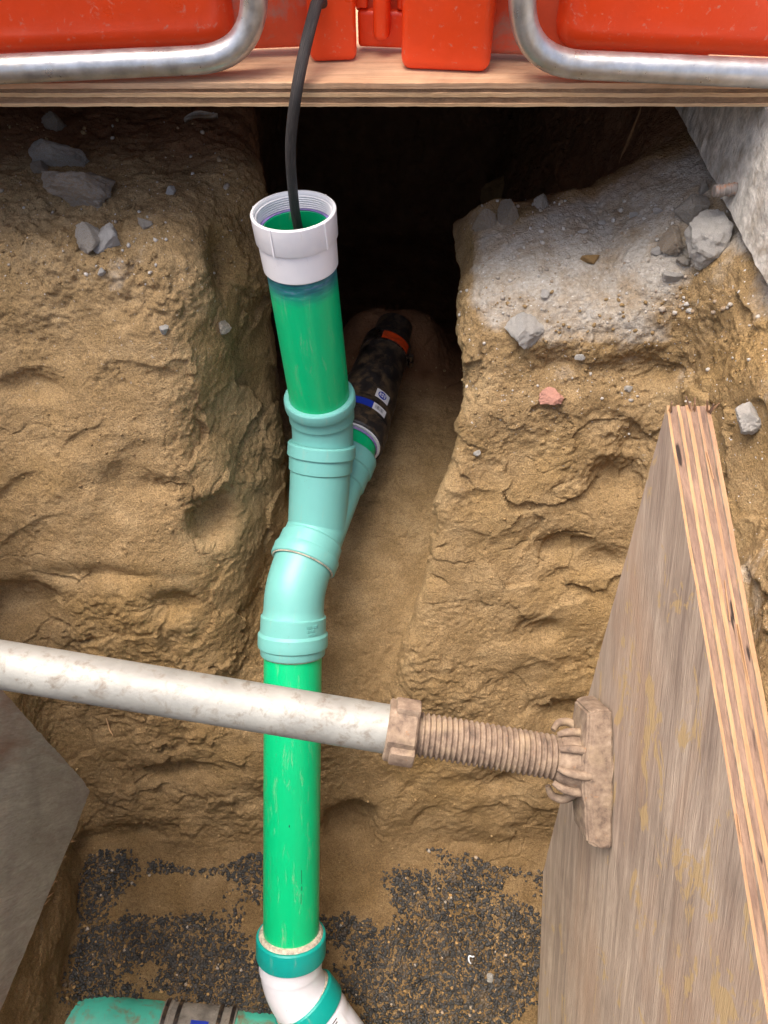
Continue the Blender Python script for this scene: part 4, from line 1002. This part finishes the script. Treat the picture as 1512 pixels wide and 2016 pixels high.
# white plastic ring scrap, green chip, lath, twig, wood chip
def drop(u, v, lift=0.003):
    l, n_ = hit(u, v); return l + n_ * lift, n_
l, n_ = drop(929, 1886, 0.006)
ra, rb_ = Vector((1, 0, 0)), Vector((0, ST, CT))
pts = [l + ra * 0.006 * math.cos(t) + rb_ * (0.0075 * math.sin(t) + 0.003 * math.cos(2 * t)) + n_ * 0.003 * math.sin(2 * t) for t in np.linspace(0.4, 4.9, 16)]
tag(sweep('plastic_scrap', pts, [(0, 0.0016), (plen(pts), 0.0016)], M['label_white'], None, 8, (True, True), dens=0.002, origin=tuple(l)), 'bent scrap of white plastic strip on the dark gravel', 'scrap')
a_, _ = hit(1219, 322); b_ = P(1264, 214, depth(a_) * 0.985)
pts = [a_.lerp(b_, t) for t in (0, .33, .66, 1.25)]
tag(sweep('wooden_stick', pts, [(0, 0.001), (0.02, 0.0035), (plen(pts), 0.0042)], M['stick'], None, 7, (True, True), dens=0.02, origin=tuple(a_)), 'thin orange wooden stick leaning in the dark under the plywood', 'stick')
q = [drop(210, 1412, .003)[0], drop(217, 1426, .006)[0], drop(219, 1436, .006)[0], drop(227, 1452, .003)[0]]
tag(sweep('root_twig', bez(q, 4), [(0, 0.0008), (0.01, 0.0016), (0.045, 0.0008)], M['ply_light'], None, 7, (True, True), dens=0.004, origin=tuple(q[0])), 'short pale root twig in the soil below the tube brace', 'twig')
c_, n_ = hit(400, 255)
if c_ is not None:
    V_ = []
    for i in range(7):
        t = i / 6; wv = 0.016 * math.sin(math.pi * min(1, t * 0.9 + 0.08)); 
        for j in (-1, 0, 1): V_.append(c_ + Vector((-0.03 + 0.06 * t, j * wv * 0.6, 0.012 + 0.008 * abs(j) + 0.012 * t + 0.004 * math.sin(5 * t))))
    k = len(V_); V_ += [p - Vector((0, 0, 0.0015)) for p in V_]
    F_ = [(i * 3 + j, (i + 1) * 3 + j, (i + 1) * 3 + j + 1, i * 3 + j + 1) for i in range(6) for j in range(2)]
    F_ += [tuple(t + k for t in f)[::-1] for f in F_]
    tag(mesh_obj('dry_leaf', V_, F_, M['rock_tan'], None, True, origin=tuple(c_)), 'curled dry leaf in the shadow under the plywood', 'leaf')

# ------------------------------------------------------------------ gravel and loose grit, nobody could count
def chip_base(seed, kind=0):
    bm_ = bmesh.new(); bmesh.ops.create_icosphere(bm_, subdivisions=1, radius=1); r = random.Random(seed)
    for v in bm_.verts: v.co = Vector((v.co.x * r.uniform(.6, 1.15), v.co.y * r.uniform(.6, 1.15), v.co.z * r.uniform(.6, 1.1)))
    bm_.verts.index_update(); v_ = np.array([tuple(v.co) for v in bm_.verts]); f_ = np.array([[x_.index for x_ in f.verts] for f in bm_.faces]); bm_.free(); return v_, f_
BASES = [chip_base(200 + k) for k in range(8)]
def scatter(name, pts, sizes, mats, label, aspect=(1.0, 0.75, 0.5), midx=None, sink=0.25):
    Vs, Fs, Ms = [], [], []; k = 0
    for i, (p, n_) in enumerate(pts):
        v_, f_ = BASES[NR.randint(8)]; s = sizes[i]
        R = np.array(Matrix.Rotation(NR.rand() * 6.28, 3, Vector(NR.randn(3)).normalized())); 
        a = v_ * (np.array(aspect) * s * (0.8 + 0.4 * NR.rand(3))) @ R.T + np.array(p) + np.array(n_) * s * (0.45 - sink)
        Vs.append(a); Fs.append(f_ + k); k += len(v_)
        if midx is not None: Ms += [midx[i]] * len(f_)
    me_ = np_mesh(name, np.concatenate(Vs), np.concatenate(Fs))
    for m_ in mats: me_.materials.append(m_)
    if midx is not None: me_.polygons.foreach_set('material_index', np.array(Ms, dtype=np.int32))
    o = bpy.data.objects.new(name, me_); COL.objects.link(o)
    return tag(o, label, kind='stuff')
def gdens(u, v):
    """where the dark gravel lies bare and where sand covers it"""
    q = Vector((u * 0.011, v * 0.015, 3.3)); n_ = mnoise.fractal(q, 0.9, 2.0, 3)
    d = 0.25
    for (cu, cv, ru, rv, s) in ((190, 1730, 45, 60, .9), (430, 1700, 110, 34, .9), (300, 1850, 170, 70, .95), (180, 1900, 90, 90, .75), (400, 1900, 130, 70, .9), (860, 1760, 110, 60, 1.1), (900, 1870, 110, 110, 1.1), (1000, 1900, 70, 130, .95), (760, 1940, 120, 70, .85), (660, 1800, 60, 80, .35), (900, 1990, 170, 50, .8), (480, 1990, 90, 60, .8), (1020, 1800, 40, 60, .5)):
        d = max(d, s * math.exp(-((u - cu) / ru) ** 2 - ((v - cv) / rv) ** 2) + 0.05)
    return d + 0.55 * n_ - 0.5 * math.exp(-((u - 690) / 60) ** 2 - ((v - 1730) / 90) ** 2) - 0.35 * math.exp(-((u - 290) / 80) ** 2 - ((v - 1760) / 50) ** 2)
gp, gs, gm = [], [], []
tries = 0
while len(gp) < 19000 and tries < 110000:
    tries += 1
    u = RNG.uniform(20, 1130); v = RNG.uniform(1670, 2140)
    if v < 1690 + 20 * math.sin(u * 0.02) : continue
    if gdens(u, v) < 0.19 + 0.34 * RNG.random(): continue
    p, n_ = hit(u, v)
    if p is None or p.z > floor_z(p.x, p.y) + 0.05 or n_.z < 0.6: continue
    gp.append((p, n_)); gs.append(RNG.choice((0.0016, 0.0022, 0.0028, 0.0034, 0.0042, 0.0055))); gm.append(0 if RNG.random() < 0.975 else (1 if RNG.random() < 0.7 else 2))
scatter('gravel', gp, gs, [M['gravel'], M['clod'], M['rock_tan']], 'dark angular gravel strewn over the trench floor', midx=gm, aspect=(1, .9, .75))
cp_, cs_, cm_ = [], [], []
def crumbs(n, u0, u1, v0, v1, smin_, smax_, mats, cond=lambda p, n_: True):
    k = 0; tr = 0
    while k < n and tr < n * 8:
        tr += 1
        u = RNG.uniform(u0, u1); v = RNG.uniform(v0, v1)
        p, n_ = hit(u, v)
        if p is None or n_.z < 0.12 or not cond(p, n_): continue
        cl_ = mnoise.noise(Vector((p.x * 14, p.y * 14, p.z * 14)))
        if cl_ < RNG.uniform(-0.5, 0.4): continue
        cp_.append((p, n_)); cs_.append(smin_ + (smax_ - smin_) * RNG.random() ** 3); cm_.append(RNG.choice(mats)); k += 1
crumbs(260, 0, 330, 400, 560, 0.0008, 0.0050, (0,) * 16 + (1, 2))
crumbs(160, 200, 480, 320, 560, 0.0008, 0.0055, (0,) * 12 + (1, 2))
crumbs(420, 940, 1440, 390, 620, 0.001, 0.0065, (1, 2, 2, 3, 3))
crumbs(600, 900, 1512, 560, 860, 0.0012, 0.005, (0, 0, 0, 0, 0, 0, 1))
crumbs(900, 0, 1300, 700, 1680, 0.0012, 0.0048, (0,))
crumbs(250, 60, 1080, 1680, 2016, 0.0015, 0.005, (0,))
crumbs(120, 0, 460, 220, 400, 0.001, 0.008, (0, 0, 2, 3))
scatter('soil_crumbs', cp_, cs_, [M['soil'], M['pebble'], M['rock'], M['rock_tan']], 'loose crumbs of soil and pale grit on the ledges', midx=cm_, aspect=(1, .9, .8))
